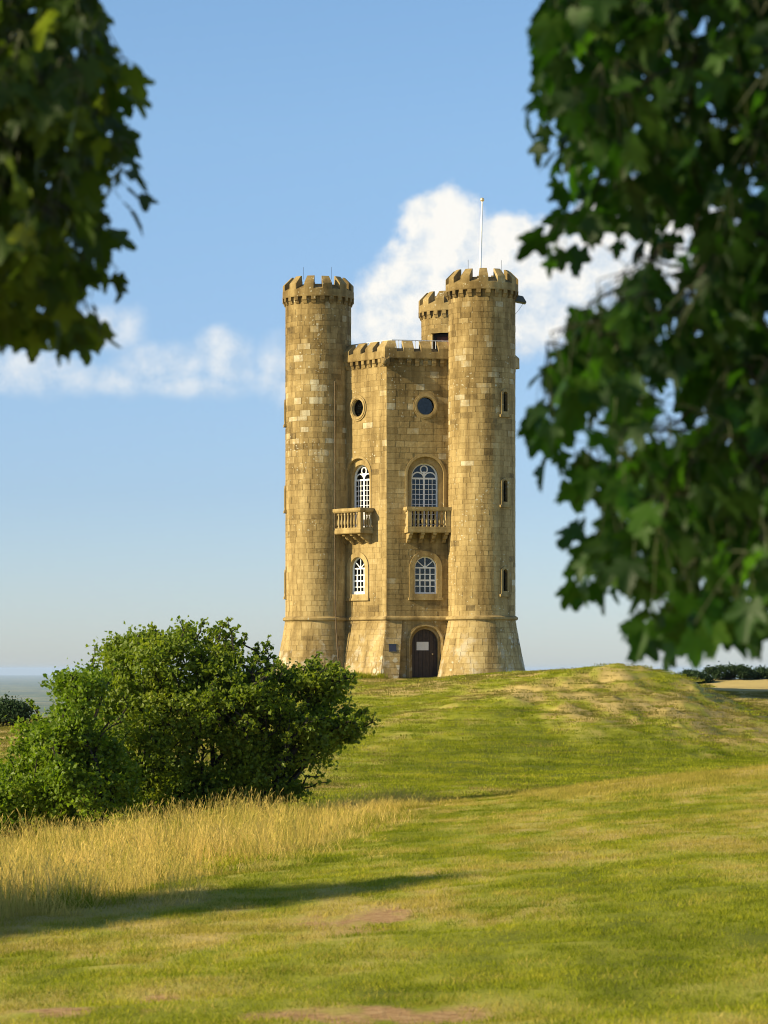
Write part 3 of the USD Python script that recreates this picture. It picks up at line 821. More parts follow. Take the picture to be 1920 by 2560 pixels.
def face_parapet(face, crenels, u0, u1, m0, m1):
    """Parapet of one side: m0, m1 say whether an end is mitred at a bare corner."""
    def end(w, side):
        if side == 0:
            return u0 - (w * TAN30 if m0 else 0)
        return u1 + (w * TAN30 if m1 else 0)
    def seg(a, b, prof):
        pts = []
        for w, z in prof:
            pts += [(end(w, 0) if a is None else a, z, w), (end(w, 1) if b is None else b, z, w)]
        return face.hull(pts)
    par = obj('wall_parapet', seg(None, None, [(.18, ZW), (.19, ZW + .05), (.18, ZW + .10), (.18, ZW + .33), (-.28, ZW + .53), (-.28, ZW)]), M_STONE, tower, attrs={'tone': .45})
    bounds = [None] + [x for c in crenels for x in c] + [None]
    for a, b in zip(bounds[::2], bounds[1::2]):
        obj('merlon', seg(a, b, [(.18, ZW + .29), (.18, ZW + .50), (.15, ZW + .55), (-.18, ZW + .88), (-.28, ZW + .88), (-.28, ZW + .45)]), M_STONE, par, attrs={'tone': float(np.clip(rng.normal(.5, .08), .2, .8))})
    x = u0 + .25
    while x < u1 - .1:
        pr = Polygon([(-.05, ZW - .36), (.05, ZW - .34), (.10, ZW - .22), (.155, ZW - .18), (.155, ZW + .005), (-.05, ZW + .005)])
        m = trimesh.creation.extrude_polygon(pr, .2, engine='earcut')
        p = np.asarray(m.vertices)
        obj('corbel', (face.map(x - .1 + p[:, 2], p[:, 1], p[:, 0]), np.asarray(m.faces)), M_STONE, par, attrs={'tone': float(np.clip(rng.normal(.45, .1), .1, .8))})
        x += .41


face_parapet(F1, [(1.07, 1.42), (1.92, 2.26), (2.8, 3.14), (3.68, 4.02)], 0.2, F1.len, False, True)
face_parapet(F2, [(.46, .80), (1.30, 1.66), (2.16, 2.52), (3.02, 3.38)], 0.0, F2.len - .5, True, False)
for i, f in enumerate(HF):
    obj('wall', f.ext(sbox(0, -1.2, f.len, ZW + .1), -.6, 0.0), M_CORE, tower)
    cr = [(x, x + .35) for x in np.arange(.5, f.len - .6, .85)]
    face_parapet(f, cr, 0.0, f.len, i in (1, 3), i in (0, 2))
_hx = [tuple(p) for p in (F1.a, B1, F2.a + F2.t * F2.len, B3, T_, B2)]
hexa = Polygon(_hx).buffer(-.15)
obj('roof', trimesh.creation.extrude_polygon(hexa, .15, engine='earcut').apply_translation((0, 0, 15.1)), M_LEAD, tower)

# railing round the roof terrace
rail = []
inner = Polygon(_hx).buffer(-.7, join_style=2)
rc = np.array(inner.exterior.coords)[:-1]
for i in range(len(rc)):
    a, b = rc[i], rc[(i + 1) % len(rc)]
    n = max(2, int(np.linalg.norm(b - a) / .16))
    for z in (16.5, 15.4):
        rail.append(tube_path([(*a, z), (*((a + b) / 2), z), (*b, z)], .022, 5))
    for k in range(n):
        p = a + (b - a) * k / n
        rail.append(tube_path([(*p, 15.25), (*p, 15.9), (*p, 16.5)], .02, 4))
obj('roof_railing', cat_meshes(rail), M_RAIL, tower)

# turret door on the roof terrace
_d = math.radians(-20)
o_, t_ = np.array([math.sin(_d), -math.cos(_d)]), np.array([math.cos(_d), math.sin(_d)])
fT = Face(T_ + o_ * (RT - .42) - t_ * .56, T_ + o_ * (RT - .42) + t_ * .56)
rd = obj('turret_door', fT.ext(sbox(0.0, 15.26, 1.12, 17.55), -.05, 0.0), M_REDDOOR, tower)
obj('door_frame', fT.ext(sbox(0.0, 15.26, 1.12, 17.56).difference(sbox(.1, 15.2, 1.02, 17.44)), .003, .06), M_DOOR, rd)
obj('lintel', fT.ext(sbox(-.1, 17.57, 1.25, 17.82), .0, .46), M_STONE, tower, attrs={'tone': .5})

# battered foot of the walls
def foot():
    z1, z0 = ZS - .02, -1.1
    w1, w0 = float(WB(z1)), float(WB(z0))
    e = lambda z: float(WB(z)) * TAN30
    g1 = F1.hull([(0, z1, -.3), (F1.len, z1, -.3), (0, z1, w1 - .007), (F1.len + e(z1), z1, w1 - .007), (0, z0, -.3), (F1.len, z0, -.3), (0, z0, w0 - .007), (F1.len + e(z0), z0, w0 - .007)])
    b = obj('battered_foot', g1, M_CORE, tower)
    part_of['G1'] = b
    lay_wall('G1', F1, lambda v: .9, lambda v: F1.len + e(v), WB, -.7, z1, [], old=.3)
    tp = lambda v: .78 - (.37) * (ZS - v) / ZS
    g2 = F2.hull([(0, z1, -.3), (tp(z1), z1, -.3), (-e(z1), z1, w1 - .007), (tp(z1), z1, w1 - .007), (0, z0, -.3), (tp(z0), z0, -.3), (-e(z0), z0, w0 - .007), (tp(z0), z0, w0 - .007)])
    b = obj('battered_foot', g2, M_CORE, tower)
    part_of['G2'] = b
    lay_wall('G2', F2, lambda v: -e(v), tp, WB, -.7, z1, [], old=.5, blo=.35, bhi=.6)
    # wall either side of the doorway
    lay_wall('F2', F2, lambda v: .35, lambda v: F2.len - 1.55, lambda v: 0.0, -.4, ZS - .1, [arch(UC2, .93, -1.0, 2.86)], old=.5)
    lo = np.array([(u, z) for u, z in ((.03, 1.52), (.38, 1.52), (.38, 1.84), (.03, 1.84))])
    pl = obj('plaque', F2.hull([(u, z, float(WB(z)) + w) for u, z in lo for w in (-.02, .035)]), M_PLAQUE, tower, label='small dark square plaque beside the door')
    obj('plaque_rim', cat_meshes([F2.hull([(u, z, float(WB(z)) + w) for u, z in q for w in (-.01, .05)]) for q in
                                  (((.01, 1.50), (.40, 1.50), (.40, 1.525), (.01, 1.525)), ((.01, 1.835), (.40, 1.835), (.40, 1.86), (.01, 1.86)))]), M_METAL, pl)


foot()

# doorway
dsur = obj('door_surround', F2.ext(arch(UC2, .93, -.5, 2.86).difference(arch(UC2, .76, -.6, 2.70)), -.30, .05), M_STONE, tower, smooth=30, attrs={'tone': .45})
obj('moulding', F2.ext(arch(UC2, .86, -.5, 2.79).difference(arch(UC2, .80, -.6, 2.73)), -.02, .10), M_STONE, dsur, smooth=30, attrs={'tone': .5})
obj('moulding', F2.ext(arch(UC2, .78, -.5, 2.72).difference(arch(UC2, .64, -.6, 2.58)), -.5, -.12), M_STONE, dsur, smooth=30, attrs={'tone': .42})
door = obj('door', F2.ext(arch(UC2, .65, .26, 2.60), -.42, -.36), M_DOOR, tower)
for i in range(7):
    x0 = UC2 - .65 + i * 1.3 / 7
    g = sbox(x0 + .008, .28, x0 + 1.3 / 7 - .008, 3).intersection(arch(UC2, .635, .28, 2.585))
    obj('plank', F2.ext(g, -.358, -.335), M_DOOR, door)
obj('notice', F2.ext(sbox(UC2 - .37, 1.57, UC2 + .22, 1.97), -.333, -.32), M_NOTICE, door, label='pale blank looking notice board fixed to the door')
p = F2.map(UC2 + .40, 1.38, -.29).reshape(3)
obj('door_handle', trimesh.creation.icosphere(2, .045).apply_translation(p), M_BRASS, door, smooth=True)
obj('doorstep', F2.hull([(UC2 + s * .66, z, w) for s in (-1, 1) for z, w in ((-.3, -.5), (-.3, .14), (.06, .14), (.24, -.12), (.255, -.45))]), M_STEP, tower)

# carved head under the corner of the parapet
bis = -(F1.n + F2.n) / np.linalg.norm(F1.n + F2.n) * -1.0
hc = np.array([*(B1 + bis * .16), 15.33])
bl = m3.Manifold()
for dx, dy, dz, r in ((0, 0, 0, .22), (0, .13, .02, .17), (0, .24, -.05, .11), (.12, .06, .12, .09), (-.12, .06, .12, .09), (.1, .1, -.12, .09), (-.1, .1, -.12, .09), (0, .17, -.16, .08), (.17, -.02, .2, .07), (-.17, -.02, .2, .07), (.08, .22, .08, .05), (-.08, .22, .08, .05)):
    sx = np.array([-bis[1], bis[0]])
    q = hc[:2] + sx * dx + bis * dy
    bl = bl + m3.Manifold.sphere(r, 20).translate((q[0], q[1], hc[2] + dz))
obj('carved_head', bl, M_STONE, tower, smooth=40, attrs={'tone': .4})

# flagpole, rods and hood on the turrets
b0, b1 = np.array([R_[0] - .1, R_[1] + .1, 18.8]), np.array([R_[0] + .02, R_[1] + .1, 23.15])
fp = obj('flagpole', tube_path([b0 + (b1 - b0) * k for k in (0, .3, .6, 1)], np.array([.06, .055, .05, .042])), M_WHITE, tower, smooth=50)
obj('finial', trimesh.creation.icosphere(2, .10).apply_translation(b1 + [0, 0, .06]), M_BRASS, fp, smooth=True)
for c in (R_, L_):
    for a in (-31, 42 if c is R_ else 30):
        q = c + 1.35 * np.array([math.sin(math.radians(a)), -math.cos(math.radians(a))])
        obj('lightning_rod', tube_path([(*q, 19.55), (*q, 19.8), (*q, 20.15)], .010, 5), M_METAL, tower)
hx = R_[0] + RT
hood = obj('metal_hood', hull([(hx - .05, R_[1] + y, z) for y in (-.28, .28) for z in (18.30, 18.62)] + [(hx + .36, R_[1] + y, 18.52) for y in (-.3, .3)] + [(hx + .52, R_[1] + y, 18.24) for y in (-.32, .32)] + [(hx + .47, R_[1] + y, 18.2) for y in (-.3, .3)]), M_METAL, tower,
           label='dark sloping metal hood projecting from the turret side')
obj('stay', tube_path([(hx + .4, R_[1], 18.25), (hx + .2, R_[1], 17.95), (hx, R_[1], 17.7)], .008, 4), M_METAL, hood)

# the stones: the 300 that show largest stand alone, the others are joined
order = sorted(range(len(stones)), key=lambda i: -stones[i][4])
big = set(order[:300])
for i in sorted(big):
    key, v, f, tn, _ = stones[i]
    obj('stone_block', (v, f), M_STONE, part_of[key], attrs={'tone': np.full(len(v), tn)})
rest = [stones[i] for i in range(len(stones)) if i not in big]
v, f = cat_meshes([(s[1], s[2]) for s in rest])
obj('stone_courses', (v, f), M_STONE, tower, kind='stuff', attrs={'tone': np.concatenate([np.full(len(s[1]), s[3]) for s in rest])})


# ------------------------------------------------------------------ vegetation
def leaf_mat(name, ramp, trans, rough=0.45, spec=0.35, obj_rand=False, tmix=.35):
    n = {'g': ('geometry', {}), 'r': ('rgb_ramp', {'ramp': ramp}), 'tr': ('mix_color', {'blend_type': 'multiply', 'fac': 1.0, 'b': trans, 'use_clamp': False}),
         'nz': ('noise_texture', {'scale': 1.4, 'detail': 2.0}), 'ad': ('math', {'math_type': 'multiply_add', 'value2': 0.6, 'value3': -0.3}),
         'sm': ('math', {'math_type': 'add', 'use_clamp': True}),
         'p': ('principled_bsdf', {'roughness': rough, 'specular_ior_level': spec}), 't': ('translucent_bsdf', {}), 'mx': ('mix_closure', {'fac': tmix})}
    k = [('r.color', 'p.base_color'), ('r.color', 'tr.a'), ('tr.result', 't.color'), ('p.BSDF', 'mx.closure1'), ('t.BSDF', 'mx.closure2'),
         ('g.position', 'nz.vector'), ('nz.fac', 'ad.value1'), ('ad.value', 'sm.value2'), ('sm.value', 'r.fac')]
    if obj_rand == 'tone':
        n['att'] = ('attribute', {'attribute': 'tone'})
        k.append(('att.fac', 'sm.value1'))
    elif obj_rand:
        n['oi'] = ('object_info', {})
        k.append(('oi.random', 'sm.value1'))
    else:
        k.append(('g.random_per_island', 'sm.value1'))
    return mat(name, n, k, surface='mx.closure')


M_STALK = plain('leaf_stalk', (.05, .06, .018), 0.6)
M_BARK = plain('bark', (.030, .026, .020), 0.9, 0.1, nz=0.35, scale=25)
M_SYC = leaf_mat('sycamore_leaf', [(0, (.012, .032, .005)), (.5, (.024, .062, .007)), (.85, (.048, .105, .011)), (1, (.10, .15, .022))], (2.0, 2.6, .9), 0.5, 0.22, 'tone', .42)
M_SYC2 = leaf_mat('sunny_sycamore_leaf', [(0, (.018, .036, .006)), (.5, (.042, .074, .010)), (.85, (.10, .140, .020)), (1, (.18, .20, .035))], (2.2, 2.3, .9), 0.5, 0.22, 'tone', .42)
M_HAW = leaf_mat('hawthorn_leaf', [(0, (.13, .18, .012)), (.4, (.42, .43, .035)), (.8, (.66, .56, .07)), (1, (.78, .58, .13))], (1.6, 1.6, .8), 0.5, 0.3, False, .45)
M_GRN = leaf_mat('bush_leaf', [(0, (.12, .18, .010)), (.45, (.40, .46, .026)), (.85, (.58, .56, .04)), (1, (.68, .58, .08))], (1.6, 1.7, .8), 0.5, 0.3, False, .45)
M_FAR = leaf_mat('distant_leaf', [(0, (.025, .05, .015)), (.6, (.05, .08, .02)), (1, (.10, .10, .03))], (1.3, 1.4, .8), 0.6, 0.2, False, .25)


def skeleton(P, root, alpha=.55):
    """Joins points to a branching frame that grows from the root; returns parents (index into [root, *P]) in order of growth."""
    Q = np.vstack([root, P])
    N = len(Q)
    cost = np.full(N, np.inf)
    par = np.full(N, -1)
    L = np.zeros(N)
    done = np.zeros(N, bool)
    done[0] = True
    d = np.linalg.norm(Q - Q[0], axis=1)
    cost, par = d.copy(), np.zeros(N, int)
    cost[0] = np.inf
    ordr = []
    for _ in range(N - 1):
        i = int(np.argmin(np.where(done, np.inf, cost)))
        done[i] = True
        ordr.append(i)
        L[i] = L[par[i]] + np.linalg.norm(Q[i] - Q[par[i]])
        di = np.linalg.norm(Q - Q[i], axis=1)
        c = di + alpha * L[i]
        better = (c < cost) & ~done
        cost[better] = c[better]
        par[better] = i
    return Q, par, ordr


def limbs(Q, par, ordr, r_tip, power=.45, rmax=1.0, sides=5, wob=.06, rg=None):
    cnt = np.ones(len(Q))
    for i in ordr[::-1]:
        cnt[par[i]] += cnt[i]
    rad = np.minimum(r_tip * cnt ** power, rmax)
    out = []
    for i in ordr:
        a, b = Q[par[i]], Q[i]
        m = (a + b) / 2 + (rg.normal(0, wob, 3) * np.linalg.norm(b - a) if rg is not None else 0)
        r0 = min(rad[par[i]], rad[i] * 1.5)
        t = np.linspace(0, 1, 4)[:, None]
        path = a * (1 - t) ** 2 + 2 * m * t * (1 - t) + b * t ** 2
        if np.linalg.norm(b - a) > 1e-4:
            out.append(tube_path(path, np.linspace(r0, rad[i], 4), sides))
    return cat_meshes(out)


def small_leaves(C, rad, per, size, rg, flat=.7, up=.35, out=0.0, mid=None):
    """Leaf faces spread round clump centres; two triangles folded on the midrib."""
    n = len(C) * per
    g = rg.normal(0, 1, (n, 3))
    c = np.repeat(C, per, 0) + g * np.repeat(rad, per)[:, None] * np.array([1, 1, flat])
    ax = rg.normal(0, 1, (n, 3)); ax /= np.linalg.norm(ax, axis=1, keepdims=True)
    nr = rg.normal(0, .7, (n, 3)) + np.array([0, 0, up])
    if mid is not None:
        dv = c - mid
        nr = nr + out * dv / np.linalg.norm(dv, axis=1, keepdims=True)
    nr -= (nr * ax).sum(1, keepdims=True) * ax
    nr /= np.linalg.norm(nr, axis=1, keepdims=True)
    sd_ = np.cross(nr, ax)
    s = size * rg.uniform(.6, 1.25, (n, 1))
    v = np.stack([c - ax * s * .55, c + sd_ * s * .42 + nr * s * .12, c + ax * s * .6, c - sd_ * s * .42 + nr * s * .12], 1).reshape(-1, 3)
    i = np.arange(n)[:, None] * 4
    f = np.vstack([i + [0, 1, 2], i + [0, 2, 3]])
    return v, f


def bush(name, loc, ells, n, per, leaf, mtl, label, rg, spikes=0, group=None, crad=.22, rmax=.12, wind=0.0, shell=.55, roots=None, twigs=1.0):
    """ells: ellipsoids (x, y, z, rx, ry, rz) about the foot of the bush."""
    o = thing(name, loc, label, 'bush', group)
    E = np.array(ells, float)
    vol = (E[:, 3] * E[:, 4] * E[:, 5]) ** .75
    E0, sub = E, []
    for e in E:
        for _ in range(int(6 + 9 * (e[3] * e[4] * e[5]) ** .5)):
            d = rg.normal(0, 1, 3); d /= np.linalg.norm(d)
            if d[1] > .75: continue
            q = min(e[3:]) * rg.uniform(.24, .46)
            sub.append([*(e[:3] + d * (e[3:] - q * .55) * rg.uniform(.86, 1.08)), q * 1.2, q, q * .85])
    S_ = np.array(sub)
    S_ = S_[S_[:, 2] > .15]
    P, SP = [], []
    while len(P) < n:
        e = S_[rg.integers(len(S_))] if rg.random() < .62 else E[rg.choice(len(E), p=vol / vol.sum())]
        d = rg.normal(0, 1, 3) + np.array([-.35, -.25, .35]); d /= np.linalg.norm(d)
        k = .45 + .55 * rg.random() ** .6
        p = e[:3] + d * e[3:] * k
        if p[2] < .12:
            continue
        P.append(p)
    for _ in range(spikes):
        e = E[rg.integers(len(E))]
        d = rg.normal(0, 1, 3) + np.array([.25 + wind, 0, .8]); d /= np.linalg.norm(d)
        if d[2] < -.1: continue
        for k in np.arange(.95, 1.03 + rg.uniform(.12, .5), .06):
            SP.append(e[:3] + d * e[3:] * k + rg.normal(0, .05, 3) + np.array([wind * .2 * (k - .9), 0, 0]))
    allp = np.array(P + SP)
    roots = roots or [(0, 0, .0)]
    d = np.array([[np.linalg.norm(p - np.array(r)) for r in roots] for p in allp]).argmin(1)
    ms = []
    for r in range(len(roots)):
        Q, par, od = skeleton(allp[d == r], np.array(roots[r], float))
        ms.append(limbs(Q, par, od, .0075 * twigs, rmax=rmax, rg=rg))
    obj('trunk', cat_meshes(ms), M_BARK, o, smooth=60)
    rr = np.r_[np.full(len(P), crad) * rg.uniform(.6, 1.3, len(P)), np.full(len(SP), crad * .22)]
    v1, f1 = small_leaves(np.array(P), rr[:len(P)], per, leaf, rg, out=.25, mid=np.average(E[:, :3], 0, vol) - np.array([0, 0, .4]))
    ms = [(v1, f1)]
    if SP:
        ms.append(small_leaves(np.array(SP), rr[len(P):], max(7, per // 7), leaf * .85, rg))
    v, f = cat_meshes(ms)
    keep = np.ones(len(f), bool)
    obj('crown', (v, f), mtl, o, kind='stuff')
    return o


def gz(x, y):
    return float(H(np.array(x), np.array(y)))


r1 = np.random.default_rng(101)
S = 60 / F0                       # metres per unit at the distance of the big bush
bx, by = -3.3, 58.0
bz = gz(bx, by)
def el(cx, cy, rx, ry, y=0.0, ryd=1.0, d=58.0, o=(bx, by), z0=None):
    return ((cx - 829.5) * d / F0 - o[0], y, EYE - (cy - 1445) * d / F0 - (bz if z0 is None else z0), rx * d / F0, ryd, ry * d / F0)
bush('hawthorn_bush', (bx, by, bz), [el(450, 1590, 240, 165, 0, 2.0), el(400, 1450, 115, 100, 0, 1.5), el(290, 1450, 75, 75, .2, 1.1), el(500, 1460, 90, 75, .2, 1.2), el(620, 1520, 115, 80, .2, 1.4), el(640, 1590, 95, 65, 0, 1.2), el(300, 1600, 140, 150, -.3, 1.6), el(725, 1570, 60, 32, 0, .6), el(690, 1475, 50, 35, .1, .6), el(440, 1715, 150, 65, -.6, 1.2), el(575, 1675, 110, 60, -.5, 1.1), el(330, 1725, 120, 65, -.6, 1.1), el(520, 1580, 70, 60, -.7, .6)],
     1150, 60, .085, M_HAW, 'large wind-bent hawthorn bush spreading to the right below the tower', r1, spikes=170, wind=.5, roots=[(-.5, 0, 0), (.3, .3, 0), (1.0, -.1, 0), (-1.3, .2, 0)], crad=.13)
b2x, b2y = -6.6, 55.0
b2z = gz(b2x, b2y)
lf = lambda *a: el(*a, 55, (b2x, b2y), b2z)
bush('leafy_bush', (b2x, b2y, b2z), [lf(185, 1560, 62, 122, 0, 1.3), lf(130, 1650, 90, 105, -.3, 1.4), lf(60, 1715, 90, 80, -.4, 1.3), lf(195, 1700, 100, 100, -.5, 1.2), lf(-30, 1755, 100, 60, -.2, 1.3), lf(-150, 1750, 110, 90, -.2, 1.4)],
     640, 62, .085, M_GRN, 'bright green leafy bush at the left edge in front of the hawthorn', r1, spikes=34, roots=[(0, 0, 0), (.9, -.2, 0), (-1.2, 0, 0)], crad=.13)
x, y = -15.4, 122.0
z = gz(x, y)
bush('distant_bush', (x, y, z), [(-.3, 0, .45, .85, .8, .50), (-1.5, .3, .5, 1.2, 1.0, .62)], 100, 70, .12, M_FAR, 'dark rounded bush at the left edge on the skyline of the vale', r1, crad=.2, spikes=5)
for xx, yy, w_, h_, lab in ((20.6, 196, 1.1, .85, 'small dark bush, left of the three on the skyline behind the mound'), (23.4, 198, 1.5, 1.05, 'widest dark bush, middle of the three on the skyline behind the mound'), (25.6, 200, 1.2, .7, 'low dark bush, right of the three on the skyline behind the mound')):
    z = gz(xx, yy)
    bush('distant_bush', (xx, yy, z), [(0, 0, h_ * .45, w_, 1.0, h_ * .45), (w_ * .5, .2, h_ * .3, w_ * .7, .9, h_ * .35)], 90, 70, .12, M_FAR, lab, r1, crad=.16, spikes=4)


# ---- sycamores overhead: lobed leaves on drooping twigs
def lobed(scale, rg):
    """A five-lobed, toothed sycamore leaf: base at the origin, tip along +x, about 'scale' long."""
    out = []
    lob = [(-2.15, .42), (-1.0, .78), (0, 1.0), (1.0, .78), (2.15, .42)]
    angs = np.linspace(-2.75, 2.75, 45)
    r = []
    for i, a in enumerate(angs):
        best = 0
        for la, ll in lob:
            wdt = .60 if ll > .5 else .62
            dlt = abs(a - la) / wdt
            best = max(best, ll * max(0, 1 - .55 * dlt ** 1.25))
        rr = max(best, .44)
        r.append(rr * (1 + (.055 if i % 2 else -.055)))
    r = np.array(r) * rg.uniform(.93, 1.07, len(angs))
    pts = np.c_[.33 + .62 * r * np.cos(angs), .62 * r * np.sin(angs) * 1.05]
    v = np.vstack([[.33, 0], pts, [.26, 0]])
    cu, fo, tw = rg.normal(-.35, .35), rg.uniform(-.1, .55), rg.normal(0, .5)
    z = cu * (v[:, 0] - .33) ** 2 - .45 * v[:, 1] ** 2 + fo * np.abs(v[:, 1]) + tw * (v[:, 0] - .2) * v[:, 1] + rg.normal(0, .018, len(v))
    n = len(pts)
    f = [(0, i, i + 1) for i in range(1, n)] + [(0, n, n + 1), (0, n + 1, 1)]
    return np.c_[v, z] * scale, np.array(f)


def sycamore(name, loc, label, regions, trunk_pts, mtl, rg, visible):
    """regions: (polygon in x-z, y range, number); leaves hang from twigs joined to the trunk."""
    o = thing(name, loc, label, 'tree')
    loc = np.array(loc)
    C, Wt = [], []
    for poly, (ya, yb), n, hole in regions:
        x0, z0, x1, z1 = poly.bounds
        from shapely import contains_xy
        k = 0
        while k < n:
            p = np.array([rg.uniform(x0, x1), rg.uniform(ya, yb), rg.uniform(z0, z1)])
            if not contains_xy(poly, p[0], p[2]):
                continue
            if hole and noise(np.array([p[0] * 5.0, p[1] * .6, p[2] * 5.0]), 17) < hole:
                continue
            C.append(p); k += 1
    C = np.array(C)
    T = np.array(trunk_pts, float)
    tw = C + np.c_[rg.normal(0, .02, len(C)), rg.normal(0, .03, len(C)), rg.uniform(.05, .13, len(C))]
    # twig frame from a thinned set of the leaf stalk ends
    sel = rg.permutation(len(C))[: max(60, len(C) // 4)]
    Q, par, od = skeleton(np.vstack([T[1:], tw[sel]]) - loc, T[0] - loc, .25)
    wood = [limbs(Q, par, od, .0014, .52, .20, 6, .05, rg)]
    obj('trunk', cat_meshes(wood), M_BARK, o, smooth=60)
    from scipy.spatial import cKDTree
    near = cKDTree(Q).query(tw - loc)[1]
    leaves, stalks = [], []
    for i, c in enumerate(C):
        s = rg.uniform(.075, .150)
        v, f = lobed(s, rg)
        yaw = rg.uniform(0, 2 * PI)
        droop = rg.uniform(.5, 1.35)
        roll = rg.normal(0, .5)
        m = trimesh.transformations.euler_matrix(roll, droop, yaw, 'sxyz')[:3, :3]
        v = v @ m.T
        base = c - loc
        v = v + base
        tn = float(rg.beta(1.6, 2.4))
        scr = abs(c[0]) / max(c[1], 1)
        vis = visible(c)
        leaves.append((v, f, tn, s * s * (1 if vis else 0) / c[1] ** 2))
        a, b = Q[near[i]], base
        if np.linalg.norm(a - b) < .35:
            stalks.append(tube_path([a, (a + b) / 2 + [0, 0, .015], b], .0014, 3))
    order_ = sorted(range(len(leaves)), key=lambda i: -leaves[i][3])
    solo = set(order_[:300])
    for i in sorted(solo):
        v, f, tn, _ = leaves[i]
        obj('leaf', (v, f), mtl, o, smooth=True, attrs={'tone': np.full(len(v), tn)})
    rest_ = [leaves[i] for i in range(len(leaves)) if i not in solo]
    if rest_:
        v, f = cat_meshes([(q[0], q[1]) for q in rest_])
        obj('foliage', (v, f), mtl, o, smooth=True, kind='stuff', attrs={'tone': np.concatenate([np.full(len(q[0]), q[2]) for q in rest_])})
    if stalks:
        obj('leaf_stalks', cat_meshes(stalks), M_STALK, o, kind='stuff')
    return o


def plane_poly(pts, d=8.0):
    return Polygon([((a - 829.5) / F0 * d, EYE + (1445 - b) / F0 * d) for a, b in pts])


vis_fn = lambda c: abs(c[0]) < .14 * c[1] and c[2] < EYE + .235 * c[1] and c[1] > 5
r2 = np.random.default_rng(202)
right_poly = plane_poly([(1195, -330), (1190, 30), (1155, 110), (1200, 200), (1215, 300), (1270, 350), (1250, 400), (1310, 420), (1520, 415), (1510, 560), (1390, 550), (1350, 590), (1335, 640), (1235, 710), (1180, 800), (1145, 880), (1185, 920), (1215, 960), (1280, 1010), (1300, 1090), (1310, 1150), (1255, 1190), (1280, 1240),
                         (1350, 1250), (1370, 1320), (1450, 1360), (1560, 1350), (1700, 1300), (1900, 1150), (2500, 700), (2700, -330)], 8.0)
stray = plane_poly([(1180, 470), (1235, 470), (1235, 545), (1180, 545)], 8.0)
sycamore('sycamore_tree', (3.9, 9.6, gz(3.9, 9.6)), 'sycamore tree whose dark leafy boughs hang down the right side', [(right_poly, (7.3, 9.0), 4300, .30), (stray, (7.8, 8.2), 5, 0)],
         [(3.9, 9.6, gz(3.9, 9.6) - .2), (3.85, 9.5, 1.5), (3.6, 9.3, 3.2), (3.0, 8.9, 4.6), (2.4, 8.5, 4.9), (1.8, 8.2, 4.6), (1.4, 8.1, 4.1)], M_SYC, r2, vis_fn)
left_poly = plane_poly([(-900, -300), (185, -300), (195, -20), (205, 60), (240, 130), (235, 230), (245, 330), (195, 400), (205, 480), (225, 545), (190, 600), (170, 665), (120, 690), (115, 750), (50, 770), (-20, 770), (-400, 560), (-900, 200)], 8.4)
strayl = plane_poly([(262, 125), (290, 125), (290, 150), (262, 150)], 8.4)
shade1 = Polygon([(-7.6, 5.5), (-5.8, 5.0), (-3.4, 5.1), (-2.2, 5.5), (-2.6, 7.4), (-4.6, 8.8), (-7.2, 8.2)])
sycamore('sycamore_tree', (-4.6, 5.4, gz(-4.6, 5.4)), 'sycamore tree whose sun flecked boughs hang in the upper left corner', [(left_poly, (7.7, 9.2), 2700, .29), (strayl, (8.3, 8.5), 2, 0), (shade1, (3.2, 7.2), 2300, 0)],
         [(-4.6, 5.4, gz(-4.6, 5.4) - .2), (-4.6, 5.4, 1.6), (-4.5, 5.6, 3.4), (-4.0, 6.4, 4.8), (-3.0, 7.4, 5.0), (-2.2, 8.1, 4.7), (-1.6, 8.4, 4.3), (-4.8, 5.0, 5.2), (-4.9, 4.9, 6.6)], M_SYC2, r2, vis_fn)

# the tree that throws the long shadow across the slope (it stands outside the picture at the left)
r3 = np.random.default_rng(303)
tx, ty = -20.5, 27.6
tz = gz(tx, ty)
o = thing('field_tree', (tx, ty, tz), 'pointed leafy tree standing by itself down the slope to the left', 'tree')
apex = 9.5 + EYE - 1.65 - tz
C = []
while len(C) < 1900:
    h = r3.random() ** .7
    rad = 4.5 * min(1, h * 2.0) * (1 - .3 * h)
    a = r3.uniform(0, 2 * PI)
    q = rad * math.sqrt(r3.random())
    zz = apex - h * (apex - 1.8)
    C.append((q * math.cos(a), q * math.sin(a), zz))
C = np.array(C)
Q, par, od = skeleton(np.vstack([[(0, 0, 1.0), (0, 0, 2.5), (0, 0, 5.0), (0, 0, 7.5)], C]), np.array([0, 0, -.2]), .3)
obj('trunk', limbs(Q, par, od, .008, .5, .22, 6, .04, r3), M_BARK, o, smooth=60)
obj('crown', small_leaves(C, np.full(len(C), .28), 60, .11, r3), M_GRN, o, kind='stuff')


# ------------------------------------------------------------------ grass
def grass_mat(name, ramp, tmix=.35):
    n = {'g': ('geometry', {}), 'oi': ('object_info', {}), 'nz': ('noise_texture', {'scale': .6, 'detail': 4.0}),
         'm': ('math', {'math_type': 'multiply_add', 'value2': 1.1, 'value3': -0.55}), 'is': ('math', {'math_type': 'multiply_add', 'value2': .45}),
         'ri': ('math', {'math_type': 'multiply_add', 'value2': .55, 'value3': 0.0}), 's': ('math', {'math_type': 'add', 'use_clamp': True}),
         'r': ('rgb_ramp', {'ramp': ramp}), 'd': ('diffuse_bsdf', {}), 't': ('translucent_bsdf', {}), 'mx': ('mix_closure', {'fac': tmix})}
    k = [('g.position', 'nz.vector'), ('nz.fac', 'm.value1'), ('g.random_per_island', 'ri.value1'), ('oi.random', 'is.value1'), ('ri.value', 'is.value3'), ('is.value', 's.value1'), ('m.value', 's.value2'),
         ('s.value', 'r.fac'), ('r.color', 'd.color'), ('r.color', 't.color'), ('d.BSDF', 'mx.closure1'), ('t.BSDF', 'mx.closure2')]
    return mat(name, n, k, surface='mx.closure')


